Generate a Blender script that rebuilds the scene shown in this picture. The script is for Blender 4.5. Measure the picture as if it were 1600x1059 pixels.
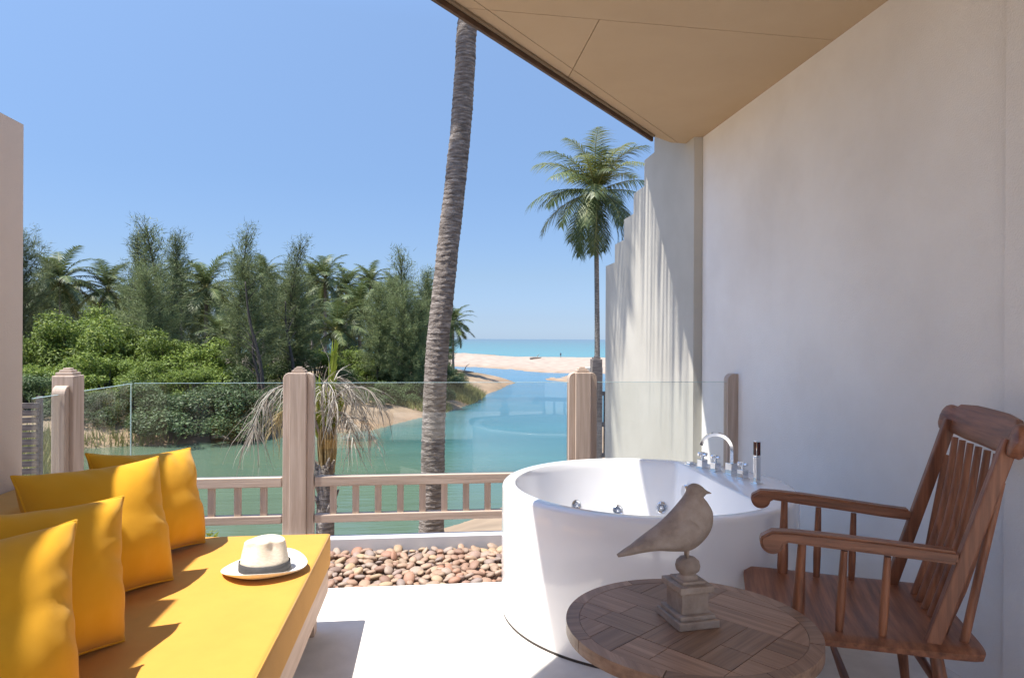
import bpy, bmesh, math, random
import numpy as np
from mathutils import Vector, Matrix, noise

scene = bpy.context.scene
for o in list(bpy.data.objects):
    bpy.data.objects.remove(o)

# ------------------------------------------------------------------ camera
FPX, CX, CY, CAMH = 1067.0, 800.0, 529.5, 1.35
TH = math.radians(6.8); ROLL = 0.0050
R0 = Vector((math.cos(TH), -math.sin(TH), 0)); F0 = Vector((math.sin(TH), math.cos(TH), 0)); U0 = Vector((0, 0, 1))
RR = R0 * math.cos(ROLL) + U0 * math.sin(ROLL); UU = U0 * math.cos(ROLL) - R0 * math.sin(ROLL)
CAM = Vector((0, 0, CAMH))
cd = bpy.data.cameras.new('camera'); cam = bpy.data.objects.new('camera', cd)
scene.collection.objects.link(cam)
cd.sensor_width = 36; cd.lens = 36 * FPX / 1600
cd.clip_start = 0.05; cd.clip_end = 30000
m = Matrix((RR, UU, -F0)).transposed().to_4x4(); m.translation = CAM
cam.matrix_world = m
scene.camera = cam

def at(px, py, z=None, F=None):
    """a measured point of the photograph turned into a place in the world"""
    d = RR * ((px - CX) / FPX) + F0 + UU * (-(py - CY) / FPX)
    t = F if F is not None else (z - CAMH) / d.z
    return CAM + d * t

# ------------------------------------------------------------------ light
SUN = Vector((0.38, 0.09, -1.0)).normalized()
EXPOSURE = 1.6
world = bpy.data.worlds.new('World'); scene.world = world; world.use_nodes = True
wn = world.node_tree; bg = wn.nodes['Background']
sky = wn.nodes.new('ShaderNodeTexSky'); sky.sky_type = 'NISHITA'; sky.sun_disc = False
sky.sun_elevation = math.asin(-SUN.z); sky.sun_rotation = math.atan2(-SUN.x, -SUN.y)
sky.air_density = 1.0; sky.dust_density = 0.15; sky.ozone_density = 3.0; sky.altitude = 0
# a clear tropical sky: the pale band near the horizon toned down by elevation, the same all round
tcw = wn.nodes.new('ShaderNodeTexCoord'); spw = wn.nodes.new('ShaderNodeSeparateXYZ'); wn.links.new(tcw.outputs['Generated'], spw.inputs[0])
rw = wn.nodes.new('ShaderNodeValToRGB'); wn.links.new(spw.outputs[2], rw.inputs[0]); ew = rw.color_ramp.elements
SKY = [(0.0, (.235, .33, .58)), (.03, (.26, .32, .50)), (.09, (.34, .365, .45)), (.22, (.46, .48, .53)), (.42, (.72, .70, .69)), (.80, (1, 1, 1))]
KS = 0.665
ew[0].position = 0; ew[0].color = tuple(KS * v for v in SKY[0][1]) + (1,); ew[1].position = .80; ew[1].color = (1.0, 1.0, 1.0, 1)
for p_, c_ in SKY[1:-1]:
    k_ = ew.new(p_); k_.color = tuple(KS * v for v in c_) + (1,)
mw = wn.nodes.new('ShaderNodeMix'); mw.data_type = 'RGBA'; mw.blend_type = 'MULTIPLY'; mw.inputs[0].default_value = 1.0
wn.links.new(sky.outputs[0], mw.inputs[6]); wn.links.new(rw.outputs[0], mw.inputs[7]); wn.links.new(mw.outputs[2], bg.inputs[0]); bg.inputs[1].default_value = 0.15
sl = bpy.data.lights.new('sun', 'SUN'); sl.energy = 3.2; sl.angle = math.radians(0.5); sl.color = (1.0, 0.95, 0.87)
so = bpy.data.objects.new('sun', sl); scene.collection.objects.link(so)
so.rotation_mode = 'QUATERNION'; so.rotation_quaternion = SUN.to_track_quat('-Z', 'Y')
so.location = (-6, -2, 12)
vs = scene.view_settings; vs.view_transform = 'Standard'; vs.look = 'None'; vs.exposure = EXPOSURE; vs.gamma = 1.0
vs.use_curve_mapping = False
scene.render.engine = 'CYCLES'
scene.cycles.max_bounces = 8; scene.cycles.transparent_max_bounces = 24
scene.cycles.diffuse_bounces = 6; scene.cycles.glossy_bounces = 4

# ------------------------------------------------------------------ materials
def rgb(c): return (c[0], c[1], c[2], 1.0)

def pm(name, c1, c2=None, scale=6.0, stretch=(1, 1, 1), rough=0.6, bump=0.0, bscale=None, metallic=0.0,
       c3=None, rand=0.0, detail=8.0, spec=0.5, lo=0.35, hi=0.65, bdist=0.01, coat=0.0, sheen=0.0, bstretch=None):
    """procedural material: two or three tones mixed by noise in object space, relief by a second noise"""
    mt = bpy.data.materials.new(name); mt.use_nodes = True
    nt = mt.node_tree; N = nt.nodes; L = nt.links; b = N['Principled BSDF']
    b.inputs['Roughness'].default_value = rough; b.inputs['Metallic'].default_value = metallic
    b.inputs['Specular IOR Level'].default_value = spec
    b.inputs['Coat Weight'].default_value = coat; b.inputs['Coat Roughness'].default_value = 0.05
    b.inputs['Sheen Weight'].default_value = sheen
    tc = N.new('ShaderNodeTexCoord'); mp = N.new('ShaderNodeMapping'); mp.inputs['Scale'].default_value = stretch
    L.new(tc.outputs['Object'], mp.inputs['Vector'])
    vec = mp.outputs[0]
    oi = N.new('ShaderNodeObjectInfo')
    if rand > 0:
        ad = N.new('ShaderNodeVectorMath'); ad.operation = 'ADD'
        mu = N.new('ShaderNodeMath'); mu.operation = 'MULTIPLY'; mu.inputs[1].default_value = 37.0
        L.new(oi.outputs['Random'], mu.inputs[0]); L.new(vec, ad.inputs[0]); L.new(mu.outputs[0], ad.inputs[1]); vec = ad.outputs[0]
    nz = N.new('ShaderNodeTexNoise'); nz.inputs['Scale'].default_value = scale; nz.inputs['Detail'].default_value = detail
    nz.inputs['Roughness'].default_value = 0.6
    L.new(vec, nz.inputs['Vector'])
    rp = N.new('ShaderNodeValToRGB'); e = rp.color_ramp.elements
    e[0].position = lo; e[0].color = rgb(c1); e[1].position = hi; e[1].color = rgb(c2 or c1)
    if c3:
        k = e.new(0.5 * (lo + hi)); k.color = rgb(c3)
    L.new(nz.outputs['Fac'], rp.inputs['Fac'])
    col = rp.outputs['Color']
    if rand > 0:
        hs = N.new('ShaderNodeHueSaturation'); ma = N.new('ShaderNodeMapRange')
        ma.inputs['To Min'].default_value = 1 - rand; ma.inputs['To Max'].default_value = 1 + rand
        L.new(oi.outputs['Random'], ma.inputs['Value']); L.new(ma.outputs[0], hs.inputs['Value']); L.new(col, hs.inputs['Color'])
        col = hs.outputs['Color']
    L.new(col, b.inputs['Base Color'])
    if bump > 0:
        n2 = N.new('ShaderNodeTexNoise'); n2.inputs['Scale'].default_value = bscale or scale * 4; n2.inputs['Detail'].default_value = 6
        m2 = N.new('ShaderNodeMapping'); m2.inputs['Scale'].default_value = bstretch or stretch
        L.new(tc.outputs['Object'], m2.inputs['Vector']); L.new(m2.outputs[0], n2.inputs['Vector'])
        bp = N.new('ShaderNodeBump'); bp.inputs['Strength'].default_value = bump; bp.inputs['Distance'].default_value = bdist
        L.new(n2.outputs['Fac'], bp.inputs['Height']); L.new(bp.outputs[0], b.inputs['Normal'])
    return mt

def foliage(name, c1, c2, c3=None, trans=0.35, rough=0.5, rand=0.25):
    mt = bpy.data.materials.new(name); mt.use_nodes = True
    nt = mt.node_tree; N = nt.nodes; L = nt.links; b = N['Principled BSDF']
    g = N.new('ShaderNodeNewGeometry'); rp = N.new('ShaderNodeValToRGB'); e = rp.color_ramp.elements
    e[0].position = 0.0; e[0].color = rgb(c1); e[1].position = 1.0; e[1].color = rgb(c2)
    if c3:
        k = e.new(0.93); k.color = rgb(c2); e[2].color = rgb(c3)
    L.new(g.outputs['Random Per Island'], rp.inputs['Fac'])
    oi = N.new('ShaderNodeObjectInfo'); hs = N.new('ShaderNodeHueSaturation'); ma = N.new('ShaderNodeMapRange')
    ma.inputs['To Min'].default_value = 1 - rand; ma.inputs['To Max'].default_value = 1 + rand
    L.new(oi.outputs['Random'], ma.inputs['Value']); L.new(ma.outputs[0], hs.inputs['Value']); L.new(rp.outputs[0], hs.inputs['Color'])
    L.new(hs.outputs[0], b.inputs['Base Color']); b.inputs['Roughness'].default_value = rough
    b.inputs['Specular IOR Level'].default_value = 0.35
    tr = N.new('ShaderNodeBsdfTranslucent'); L.new(hs.outputs[0], tr.inputs['Color'])
    mx = N.new('ShaderNodeMixShader'); mx.inputs[0].default_value = trans
    L.new(b.outputs[0], mx.inputs[1]); L.new(tr.outputs[0], mx.inputs[2]); L.new(mx.outputs[0], N['Material Output'].inputs['Surface'])
    return mt

M = {}
def wood_set(key, a, b_, c_, rough=0.55, rand=0.12, scale=5.0):
    for ax, st in (('x', (0.45, 9, 9)), ('y', (9, 0.45, 9)), ('z', (9, 9, 0.45))):
        M[key + ax] = pm(key + '_grain_' + ax, a, b_, scale=scale, stretch=st, c3=c_, rough=rough, bump=0.35, bscale=14,
                         rand=rand, bdist=0.004, lo=0.3, hi=0.7)
wood_set('rail_', (0.37, 0.285, 0.225), (0.55, 0.45, 0.375), (0.46, 0.362, 0.292), rough=0.7)
wood_set('teak_', (0.120, 0.043, 0.021), (0.36, 0.145, 0.068), (0.235, 0.090, 0.042), rough=0.42, rand=0.10)
wood_set('plank_', (0.19, 0.108, 0.066), (0.38, 0.235, 0.15), (0.285, 0.168, 0.103), rough=0.42, rand=0.24)
wood_set('bed_', (0.42, 0.28, 0.20), (0.58, 0.42, 0.31), (0.50, 0.35, 0.26), rough=0.6)
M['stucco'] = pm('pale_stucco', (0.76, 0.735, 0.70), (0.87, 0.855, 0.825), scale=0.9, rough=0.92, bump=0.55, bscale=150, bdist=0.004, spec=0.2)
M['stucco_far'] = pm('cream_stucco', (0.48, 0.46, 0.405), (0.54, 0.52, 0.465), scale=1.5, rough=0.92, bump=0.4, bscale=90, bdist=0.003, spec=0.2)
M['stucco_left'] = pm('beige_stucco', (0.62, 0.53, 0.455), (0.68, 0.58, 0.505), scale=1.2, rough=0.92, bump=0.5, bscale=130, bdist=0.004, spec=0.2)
M['soffit'] = pm('tan_painted_board', (0.46, 0.345, 0.225), (0.49, 0.37, 0.245), scale=1.5, rough=0.8, bump=0.08, bscale=80, spec=0.2)
M['fascia'] = pm('dark_brown_trim', (0.060, 0.030, 0.016), (0.10, 0.052, 0.028), scale=5, rough=0.55)
M['rooftile'] = pm('roof_covering', (0.10, 0.06, 0.045), (0.16, 0.10, 0.07), scale=8, rough=0.8)
M['floor'] = pm('terrace_screed', (0.56, 0.525, 0.48), (0.72, 0.68, 0.635), scale=3.0, rough=0.72, bump=0.18, bscale=45, bdist=0.004, detail=12)
M['kerb'] = pm('painted_metal_kerb', (0.50, 0.51, 0.55), (0.56, 0.57, 0.60), scale=3, rough=0.5)
M['base'] = pm('concrete_base', (0.30, 0.28, 0.26), (0.38, 0.36, 0.33), scale=2, rough=0.9)
M['yellow'] = pm('mustard_canvas', (0.53, 0.262, 0.046), (0.57, 0.282, 0.050), scale=7, rough=0.88, bump=0.25, bscale=600, bdist=0.002, spec=0.15, sheen=0.12)
M['yellow_pillow'] = pm('amber_canvas', (0.60, 0.300, 0.014), (0.64, 0.325, 0.018), scale=7, rough=0.85, bump=0.25, bscale=500, bdist=0.002, spec=0.15, sheen=0.12)
M['acrylic'] = pm('white_acrylic', (0.86, 0.86, 0.875), (0.88, 0.88, 0.89), scale=1, rough=0.12, spec=0.5, coat=0.5)
M['seam'] = pm('dark_gap', (0.05, 0.04, 0.035), rough=0.8)
M['chrome'] = pm('chrome', (0.86, 0.87, 0.88), rough=0.06, metallic=1.0)
M['jetring'] = pm('chrome_ring', (0.55, 0.57, 0.60), rough=0.18, metallic=1.0)
M['black'] = pm('black_plastic', (0.02, 0.02, 0.022), rough=0.4)
M['stone'] = pm('weathered_cast_stone', (0.25, 0.19, 0.15), (0.38, 0.305, 0.25), scale=16, c3=(0.32, 0.25, 0.20), rough=0.7, bump=0.6, bscale=60, bdist=0.004)
M['straw'] = pm('woven_straw', (0.66, 0.58, 0.46), (0.80, 0.73, 0.61), scale=60, stretch=(1, 1, 6), rough=0.85, bump=0.8, bscale=120, bdist=0.003, bstretch=(1, 1, 5))
M['brim'] = pm('white_straw_brim', (0.76, 0.73, 0.68), (0.82, 0.80, 0.76), scale=60, rough=0.85, bump=0.4, bscale=200, bdist=0.002)
M['band'] = pm('dark_grey_ribbon', (0.045, 0.045, 0.048), (0.06, 0.06, 0.065), scale=40, rough=0.7)
M['driftwood'] = pm('bleached_wood', (0.15, 0.12, 0.10), (0.30, 0.26, 0.22), scale=8, rough=0.9, bump=0.4)
M['palmbark'] = pm('grey_palm_bark', (0.11, 0.088, 0.072), (0.40, 0.35, 0.31), scale=4.5, stretch=(1.6, 1.6, 9), c3=(0.215, 0.18, 0.155), rough=0.95, bump=1.0, bscale=16, bdist=0.03, bstretch=(2, 2, 7))
M['bark'] = pm('dark_bark', (0.030, 0.024, 0.020), (0.085, 0.070, 0.060), scale=8, stretch=(3, 3, 1), rough=0.95, bump=0.6)
M['fibre'] = pm('golden_palm_fibre', (0.22, 0.14, 0.06), (0.48, 0.35, 0.16), scale=10, stretch=(8, 8, 0.7), rough=0.9, bump=0.8)
M['deadleaf'] = foliage('dry_grey_frond', (0.23, 0.185, 0.14), (0.50, 0.45, 0.39), trans=0.2, rough=0.8, rand=0.15)
M['palmleaf'] = foliage('coconut_leaf', (0.040, 0.068, 0.022), (0.15, 0.18, 0.065), trans=0.30, rough=0.48)
M['palmleaf_pale'] = foliage('pale_coconut_leaf', (0.10, 0.13, 0.035), (0.28, 0.28, 0.08), trans=0.35, rough=0.45)
M['spear'] = foliage('yellow_green_leaf', (0.16, 0.22, 0.02), (0.34, 0.38, 0.06), trans=0.4, rough=0.4)
M['rachis'] = pm('frond_stem', (0.20, 0.20, 0.06), (0.34, 0.30, 0.10), scale=5, rough=0.5)
M['casu'] = foliage('casuarina_needles', (0.072, 0.102, 0.042), (0.235, 0.270, 0.115), trans=0.3, rough=0.7, rand=0.22)
M['bush_bright'] = foliage('bright_mangrove_leaf', (0.060, 0.100, 0.018), (0.23, 0.30, 0.050), c3=(0.34, 0.36, 0.08), trans=0.35, rough=0.6)
M['bush_dark'] = foliage('dark_shrub_leaf', (0.040, 0.070, 0.025), (0.13, 0.18, 0.065), c3=(0.22, 0.22, 0.12), trans=0.3, rough=0.5)
M['grass'] = foliage('dry_grass_blade', (0.16, 0.17, 0.05), (0.36, 0.34, 0.14), trans=0.3, rough=0.7)
M['skin'] = pm('skin', (0.35, 0.2, 0.13), rough=0.6)
M['cloth'] = pm('dark_cloth', (0.06, 0.06, 0.09), rough=0.8)
M['coco'] = pm('green_coconut', (0.22, 0.19, 0.03), (0.38, 0.30, 0.07), scale=3, rough=0.5)
M['oldwood'] = pm('weathered_slats', (0.12, 0.10, 0.088), (0.25, 0.215, 0.19), scale=6, stretch=(1, 8, 8), rough=0.85)

# pebbles: colour per stone
def pebble_mat(per_island):
    mt = bpy.data.materials.new('river_pebble'); mt.use_nodes = True
    N = mt.node_tree.nodes; L = mt.node_tree.links; b = N['Principled BSDF']; b.inputs['Roughness'].default_value = 0.62
    src = N.new('ShaderNodeNewGeometry').outputs['Random Per Island'] if per_island else N.new('ShaderNodeObjectInfo').outputs['Random']
    rp = N.new('ShaderNodeValToRGB'); e = rp.color_ramp.elements
    cols = [(0.0, (0.224, 0.130, 0.094)), (0.15, (0.314, 0.195, 0.138)), (0.32, (0.381, 0.260, 0.181)), (0.45, (0.246, 0.195, 0.175)),
            (0.58, (0.403, 0.295, 0.219)), (0.70, (0.336, 0.171, 0.112)), (0.80, (0.302, 0.248, 0.225)), (0.9, (0.426, 0.301, 0.181)), (1.0, (0.190, 0.130, 0.119))]
    e[0].color = rgb(cols[0][1]); e[1].color = rgb(cols[-1][1])
    for p, c in cols[1:-1]:
        k = e.new(p); k.color = rgb(c)
    rp.color_ramp.interpolation = 'LINEAR'
    L.new(src, rp.inputs[0])
    tc = N.new('ShaderNodeTexCoord'); nz = N.new('ShaderNodeTexNoise'); nz.inputs['Scale'].default_value = 45; nz.inputs['Detail'].default_value = 6
    L.new(tc.outputs['Object'], nz.inputs['Vector'])
    mx = N.new('ShaderNodeMix'); mx.data_type = 'RGBA'; mx.blend_type = 'MULTIPLY'; mx.inputs[0].default_value = 0.6
    r2 = N.new('ShaderNodeValToRGB'); r2.color_ramp.elements[0].position = 0.3; r2.color_ramp.elements[0].color = (0.62, 0.6, 0.58, 1)
    r2.color_ramp.elements[1].position = 0.7; r2.color_ramp.elements[1].color = (1.1, 1.1, 1.1, 1)
    L.new(nz.outputs[0], r2.inputs[0]); L.new(rp.outputs[0], mx.inputs[6]); L.new(r2.outputs[0], mx.inputs[7])
    L.new(mx.outputs[2], b.inputs['Base Color'])
    bp = N.new('ShaderNodeBump'); bp.inputs['Strength'].default_value = 0.3; bp.inputs['Distance'].default_value = 0.004
    L.new(nz.outputs[0], bp.inputs['Height']); L.new(bp.outputs[0], b.inputs['Normal'])
    return mt
M['pebble'] = pebble_mat(False); M['pebble_i'] = pebble_mat(True)

def glass_mat():
    mt = bpy.data.materials.new('clear_pane_glass'); mt.use_nodes = True
    N = mt.node_tree.nodes; L = mt.node_tree.links; N.remove(N['Principled BSDF'])
    tr = N.new('ShaderNodeBsdfTransparent'); tr.inputs[0].default_value = (0.965, 0.98, 0.975, 1)
    gl = N.new('ShaderNodeBsdfGlossy'); gl.inputs['Roughness'].default_value = 0.0
    fr = N.new('ShaderNodeFresnel'); gg = N.new('ShaderNodeNewGeometry'); mi = N.new('ShaderNodeMapRange')
    mi.inputs['To Min'].default_value = 1.42; mi.inputs['To Max'].default_value = 1 / 1.42; L.new(gg.outputs['Backfacing'], mi.inputs['Value']); L.new(mi.outputs[0], fr.inputs[0])
    mx = N.new('ShaderNodeMixShader'); L.new(fr.outputs[0], mx.inputs[0]); L.new(tr.outputs[0], mx.inputs[1]); L.new(gl.outputs[0], mx.inputs[2])
    L.new(mx.outputs[0], N['Material Output'].inputs['Surface'])
    return mt
M['glass'] = glass_mat()
M['glassedge'] = pm('green_glass_edge', (0.45, 0.62, 0.62), rough=0.2)

# water
ZW = -2.65
def water_mat():
    mt = bpy.data.materials.new('lagoon_and_sea_water'); mt.use_nodes = True
    N = mt.node_tree.nodes; L = mt.node_tree.links; b = N['Principled BSDF']
    g = N.new('ShaderNodeNewGeometry'); sp = N.new('ShaderNodeSeparateXYZ'); L.new(g.outputs['Position'], sp.inputs[0])
    nz = N.new('ShaderNodeTexNoise'); nz.inputs['Scale'].default_value = 0.12; nz.inputs['Detail'].default_value = 4
    L.new(g.outputs['Position'], nz.inputs['Vector'])
    ad = N.new('ShaderNodeMath'); ad.operation = 'MULTIPLY_ADD'; ad.inputs[1].default_value = 9.0; L.new(nz.outputs[0], ad.inputs[0])
    # depth into the picture plus a little to the right: the lagoon turns from green to blue to turquoise sea
    ax = N.new('ShaderNodeMath'); ax.operation = 'MULTIPLY_ADD'; ax.inputs[1].default_value = 1.1
    L.new(sp.outputs[0], ax.inputs[0]); L.new(sp.outputs[1], ax.inputs[2]); L.new(ax.outputs[0], ad.inputs[2])
    ln = N.new('ShaderNodeMath'); ln.operation = 'LOGARITHM'; ln.inputs[1].default_value = 10
    mxm = N.new('ShaderNodeMath'); mxm.operation = 'MAXIMUM'; mxm.inputs[1].default_value = 1.0
    L.new(ad.outputs[0], mxm.inputs[0]); L.new(mxm.outputs[0], ln.inputs[0])
    mr = N.new('ShaderNodeMapRange'); mr.inputs['From Min'].default_value = 1.0; mr.inputs['From Max'].default_value = 4.0
    L.new(ln.outputs[0], mr.inputs['Value'])
    rp = N.new('ShaderNodeValToRGB'); e = rp.color_ramp.elements
    cols = [(0.0, (0.095, 0.118, 0.076)), (0.12, (0.078, 0.122, 0.082)), (0.19, (0.030, 0.120, 0.125)), (0.28, (0.014, 0.108, 0.175)),
            (0.38, (0.035, 0.15, 0.24)), (0.42, (0.015, 0.19, 0.19)), (0.55, (0.0, 0.13, 0.14)), (0.72, (0.0, 0.070, 0.10)), (1.0, (0.0, 0.045, 0.11))]
    e[0].color = rgb(cols[0][1]); e[1].color = rgb(cols[-1][1])
    for p, c in cols[1:-1]:
        k = e.new(p); k.color = rgb(c)
    L.new(mr.outputs[0], rp.inputs[0])
    # large soft streaks (gusts, shallows)
    mp = N.new('ShaderNodeMapping'); mp.inputs['Scale'].default_value = (0.05, 0.35, 1); L.new(g.outputs['Position'], mp.inputs[0])
    n3 = N.new('ShaderNodeTexNoise'); n3.inputs['Scale'].default_value = 1.0; n3.inputs['Detail'].default_value = 6; L.new(mp.outputs[0], n3.inputs['Vector'])
    hs = N.new('ShaderNodeHueSaturation'); m2 = N.new('ShaderNodeMapRange'); m2.inputs['From Min'].default_value = 0.35; m2.inputs['From Max'].default_value = 0.65
    m2.inputs['To Min'].default_value = 0.86; m2.inputs['To Max'].default_value = 1.14
    L.new(n3.outputs[0], m2.inputs['Value']); L.new(m2.outputs[0], hs.inputs['Value']); L.new(rp.outputs[0], hs.inputs['Color'])
    L.new(hs.outputs[0], b.inputs['Base Color'])
    b.inputs['Roughness'].default_value = 0.12; b.inputs['IOR'].default_value = 1.27; b.inputs['Specular IOR Level'].default_value = 0.35
    m3 = N.new('ShaderNodeMapping'); m3.inputs['Scale'].default_value = (0.9, 3.6, 1); m3.inputs['Rotation'].default_value = (0, 0, 0.15); L.new(g.outputs['Position'], m3.inputs[0])
    n4 = N.new('ShaderNodeTexNoise'); n4.inputs['Scale'].default_value = 1.3; n4.inputs['Detail'].default_value = 3; L.new(m3.outputs[0], n4.inputs['Vector'])
    bp = N.new('ShaderNodeBump'); bp.inputs['Strength'].default_value = 0.35; bp.inputs['Distance'].default_value = 0.04
    L.new(n4.outputs[0], bp.inputs['Height']); L.new(bp.outputs[0], b.inputs['Normal'])
    return mt
M['water'] = water_mat()

def ground_mat():
    mt = bpy.data.materials.new('sand_and_soil'); mt.use_nodes = True
    N = mt.node_tree.nodes; L = mt.node_tree.links; b = N['Principled BSDF']; b.inputs['Roughness'].default_value = 0.95; b.inputs['Specular IOR Level'].default_value = 0.2
    at_ = N.new('ShaderNodeAttribute'); at_.attribute_name = 'cover'
    g = N.new('ShaderNodeNewGeometry'); nz = N.new('ShaderNodeTexNoise'); nz.inputs['Scale'].default_value = 0.8; nz.inputs['Detail'].default_value = 9
    L.new(g.outputs['Position'], nz.inputs['Vector'])
    mr = N.new('ShaderNodeMapRange'); mr.inputs['From Min'].default_value = 0.3; mr.inputs['From Max'].default_value = 0.7; mr.inputs['To Min'].default_value = 0.72; mr.inputs['To Max'].default_value = 1.2
    L.new(nz.outputs[0], mr.inputs['Value'])
    hs = N.new('ShaderNodeHueSaturation'); L.new(at_.outputs['Color'], hs.inputs['Color']); L.new(mr.outputs[0], hs.inputs['Value'])
    L.new(hs.outputs[0], b.inputs['Base Color'])
    bp = N.new('ShaderNodeBump'); bp.inputs['Strength'].default_value = 0.5; bp.inputs['Distance'].default_value = 0.15
    L.new(nz.outputs[0], bp.inputs['Height']); L.new(bp.outputs[0], b.inputs['Normal'])
    return mt
M['ground'] = ground_mat()

# ------------------------------------------------------------------ helpers
COL = scene.collection
def tag(o, label=None, cat=None, group=None, kind=None):
    if label: o['label'] = label
    if cat: o['category'] = cat
    if group: o['group'] = group
    if kind: o['kind'] = kind
    return o
def thing(name, label, cat, loc=(0, 0, 0), rotz=0.0, group=None):
    o = bpy.data.objects.new(name, None); COL.objects.link(o); o.empty_display_size = 0.1
    o.location = loc; o.rotation_euler = (0, 0, rotz)
    return tag(o, label, cat, group)
def link(name, me, parent=None, loc=None):
    o = bpy.data.objects.new(name, me); COL.objects.link(o)
    if parent is not None: o.parent = parent
    if loc is not None: o.location = loc
    return o
def obj(name, bm, mat, parent=None, smooth=False, angle=None):
    me = bpy.data.meshes.new(name); bm.normal_update(); bm.to_mesh(me); bm.free()
    me.materials.append(mat)
    if smooth:
        me.polygons.foreach_set('use_smooth', [True] * len(me.polygons))
        if angle: 
            try: me.set_sharp_from_angle(angle=math.radians(angle))
            except Exception: pass
    return link(name, me, parent)
def fastmesh(name, V, F, mat, smooth=False):
    V = np.asarray(V, dtype=np.float32); F = np.asarray(F, dtype=np.int32)
    me = bpy.data.meshes.new(name); k = F.shape[1]
    me.vertices.add(len(V)); me.vertices.foreach_set('co', V.ravel())
    me.loops.add(F.size); me.loops.foreach_set('vertex_index', F.ravel())
    me.polygons.add(len(F)); me.polygons.foreach_set('loop_start', np.arange(0, F.size, k, dtype=np.int32))
    if smooth: me.polygons.foreach_set('use_smooth', np.ones(len(F), dtype=bool))
    me.materials.append(mat); me.update(calc_edges=True); me.validate()
    return me
def add_box(bm, c, s, bev=0.0, rot=None, seg=2, taper=None):
    r = bmesh.ops.create_cube(bm, size=1.0); vs_ = r['verts']
    for v in vs_:
        if taper and v.co.z > 0: v.co.x *= taper; v.co.y *= taper
        v.co = Vector((v.co.x * s[0], v.co.y * s[1], v.co.z * s[2]))
    if bev > 0:
        es = list({e for v in vs_ for e in v.link_edges})
        rr = bmesh.ops.bevel(bm, geom=es, offset=bev, segments=seg, profile=0.6, affect='EDGES')
        vs_ = list({v for f in rr['faces'] for v in f.verts} | {v for v in vs_ if v.is_valid})
        # collect the whole island
        seen = set(vs_); st = list(vs_)
        while st:
            v = st.pop()
            for e in v.link_edges:
                w = e.other_vert(v)
                if w not in seen: seen.add(w); st.append(w)
        vs_ = list(seen)
    for v in vs_:
        co = v.co.copy()
        if rot is not None: co = rot @ co
        v.co = co + Vector(c)
    return vs_
def add_prism(bm, pts, z0, z1, frame=None):
    """polygon pts (2D) extruded z0..z1; frame maps (x,y,z) to a Vector"""
    fr = frame or (lambda x, y, z: Vector((x, y, z)))
    a = [bm.verts.new(fr(x, y, z0)) for x, y in pts]; b = [bm.verts.new(fr(x, y, z1)) for x, y in pts]
    n = len(pts); fs = [bm.faces.new(a[::-1]), bm.faces.new(b)]
    for i in range(n): fs.append(bm.faces.new((a[i], a[(i + 1) % n], b[(i + 1) % n], b[i])))
    bmesh.ops.recalc_face_normals(bm, faces=fs)
    return fs
def add_tube(bm, path, radii, n=12, caps=True, squash=None):
    path = [Vector(p) for p in path]
    if not hasattr(radii, '__len__'): radii = [radii] * len(path)
    rings = []; up = Vector((0, 0, 1)); prev = None
    for i, p in enumerate(path):
        t = (path[min(i + 1, len(path) - 1)] - path[max(i - 1, 0)]).normalized()
        if prev is None:
            a = up if abs(t.dot(up)) < 0.95 else Vector((1, 0, 0))
            u = (a - t * a.dot(t)).normalized()
        else: u = (prev - t * prev.dot(t)).normalized()
        prev = u; w = t.cross(u); r = radii[i]
        sq = squash or (1, 1)
        rings.append([bm.verts.new(p + (u * math.cos(2 * math.pi * k / n) * sq[0] + w * math.sin(2 * math.pi * k / n) * sq[1]) * r) for k in range(n)])
    for a, b in zip(rings, rings[1:]):
        for k in range(n): bm.faces.new((a[k], a[(k + 1) % n], b[(k + 1) % n], b[k]))
    if caps:
        bm.faces.new(rings[0][::-1]); bm.faces.new(rings[-1])
    return rings
def add_lathe(bm, prof, n=48, c=(0, 0, 0), close=False):
    rings = []
    for r, z in prof:
        if r < 1e-6: rings.append([bm.verts.new((c[0], c[1], c[2] + z))])
        else: rings.append([bm.verts.new((c[0] + r * math.cos(2 * math.pi * k / n), c[1] + r * math.sin(2 * math.pi * k / n), c[2] + z)) for k in range(n)])
    for a, b in zip(rings, rings[1:]):
        for k in range(n):
            k2 = (k + 1) % n
            if len(a) == 1 and len(b) == 1: continue
            if len(a) == 1: bm.faces.new((a[0], b[k2], b[k]))
            elif len(b) == 1: bm.faces.new((a[k], a[k2], b[0]))
            else: bm.faces.new((a[k], a[k2], b[k2], b[k]))
    return rings
def clip_half(poly, a, b, c):
    """keep the part of poly with a*x+b*y+c >= 0"""
    out = []; n = len(poly)
    for i in range(n):
        p, q = poly[i], poly[(i + 1) % n]
        dp = a * p[0] + b * p[1] + c; dq = a * q[0] + b * q[1] + c
        if dp >= 0: out.append(p)
        if dp * dq < 0:
            t = dp / (dp - dq); out.append((p[0] + t * (q[0] - p[0]), p[1] + t * (q[1] - p[1])))
    return out
def area(poly): return abs(sum(poly[i][0] * poly[(i + 1) % len(poly)][1] - poly[(i + 1) % len(poly)][0] * poly[i][1] for i in range(len(poly)))) / 2
def beziers(pts, n=24):
    """Catmull-Rom through pts"""
    P = [Vector(p) for p in pts]; P = [P[0] * 2 - P[1]] + P + [P[-1] * 2 - P[-2]]; out = []
    for i in range(1, len(P) - 2):
        for k in range(n):
            t = k / n; a, b, c, d = P[i - 1], P[i], P[i + 1], P[i + 2]
            out.append(0.5 * ((2 * b) + (c - a) * t + (2 * a - 5 * b + 4 * c - d) * t * t + (3 * b - a - 3 * c + d) * t ** 3))
    out.append(P[-2]); return out

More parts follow.
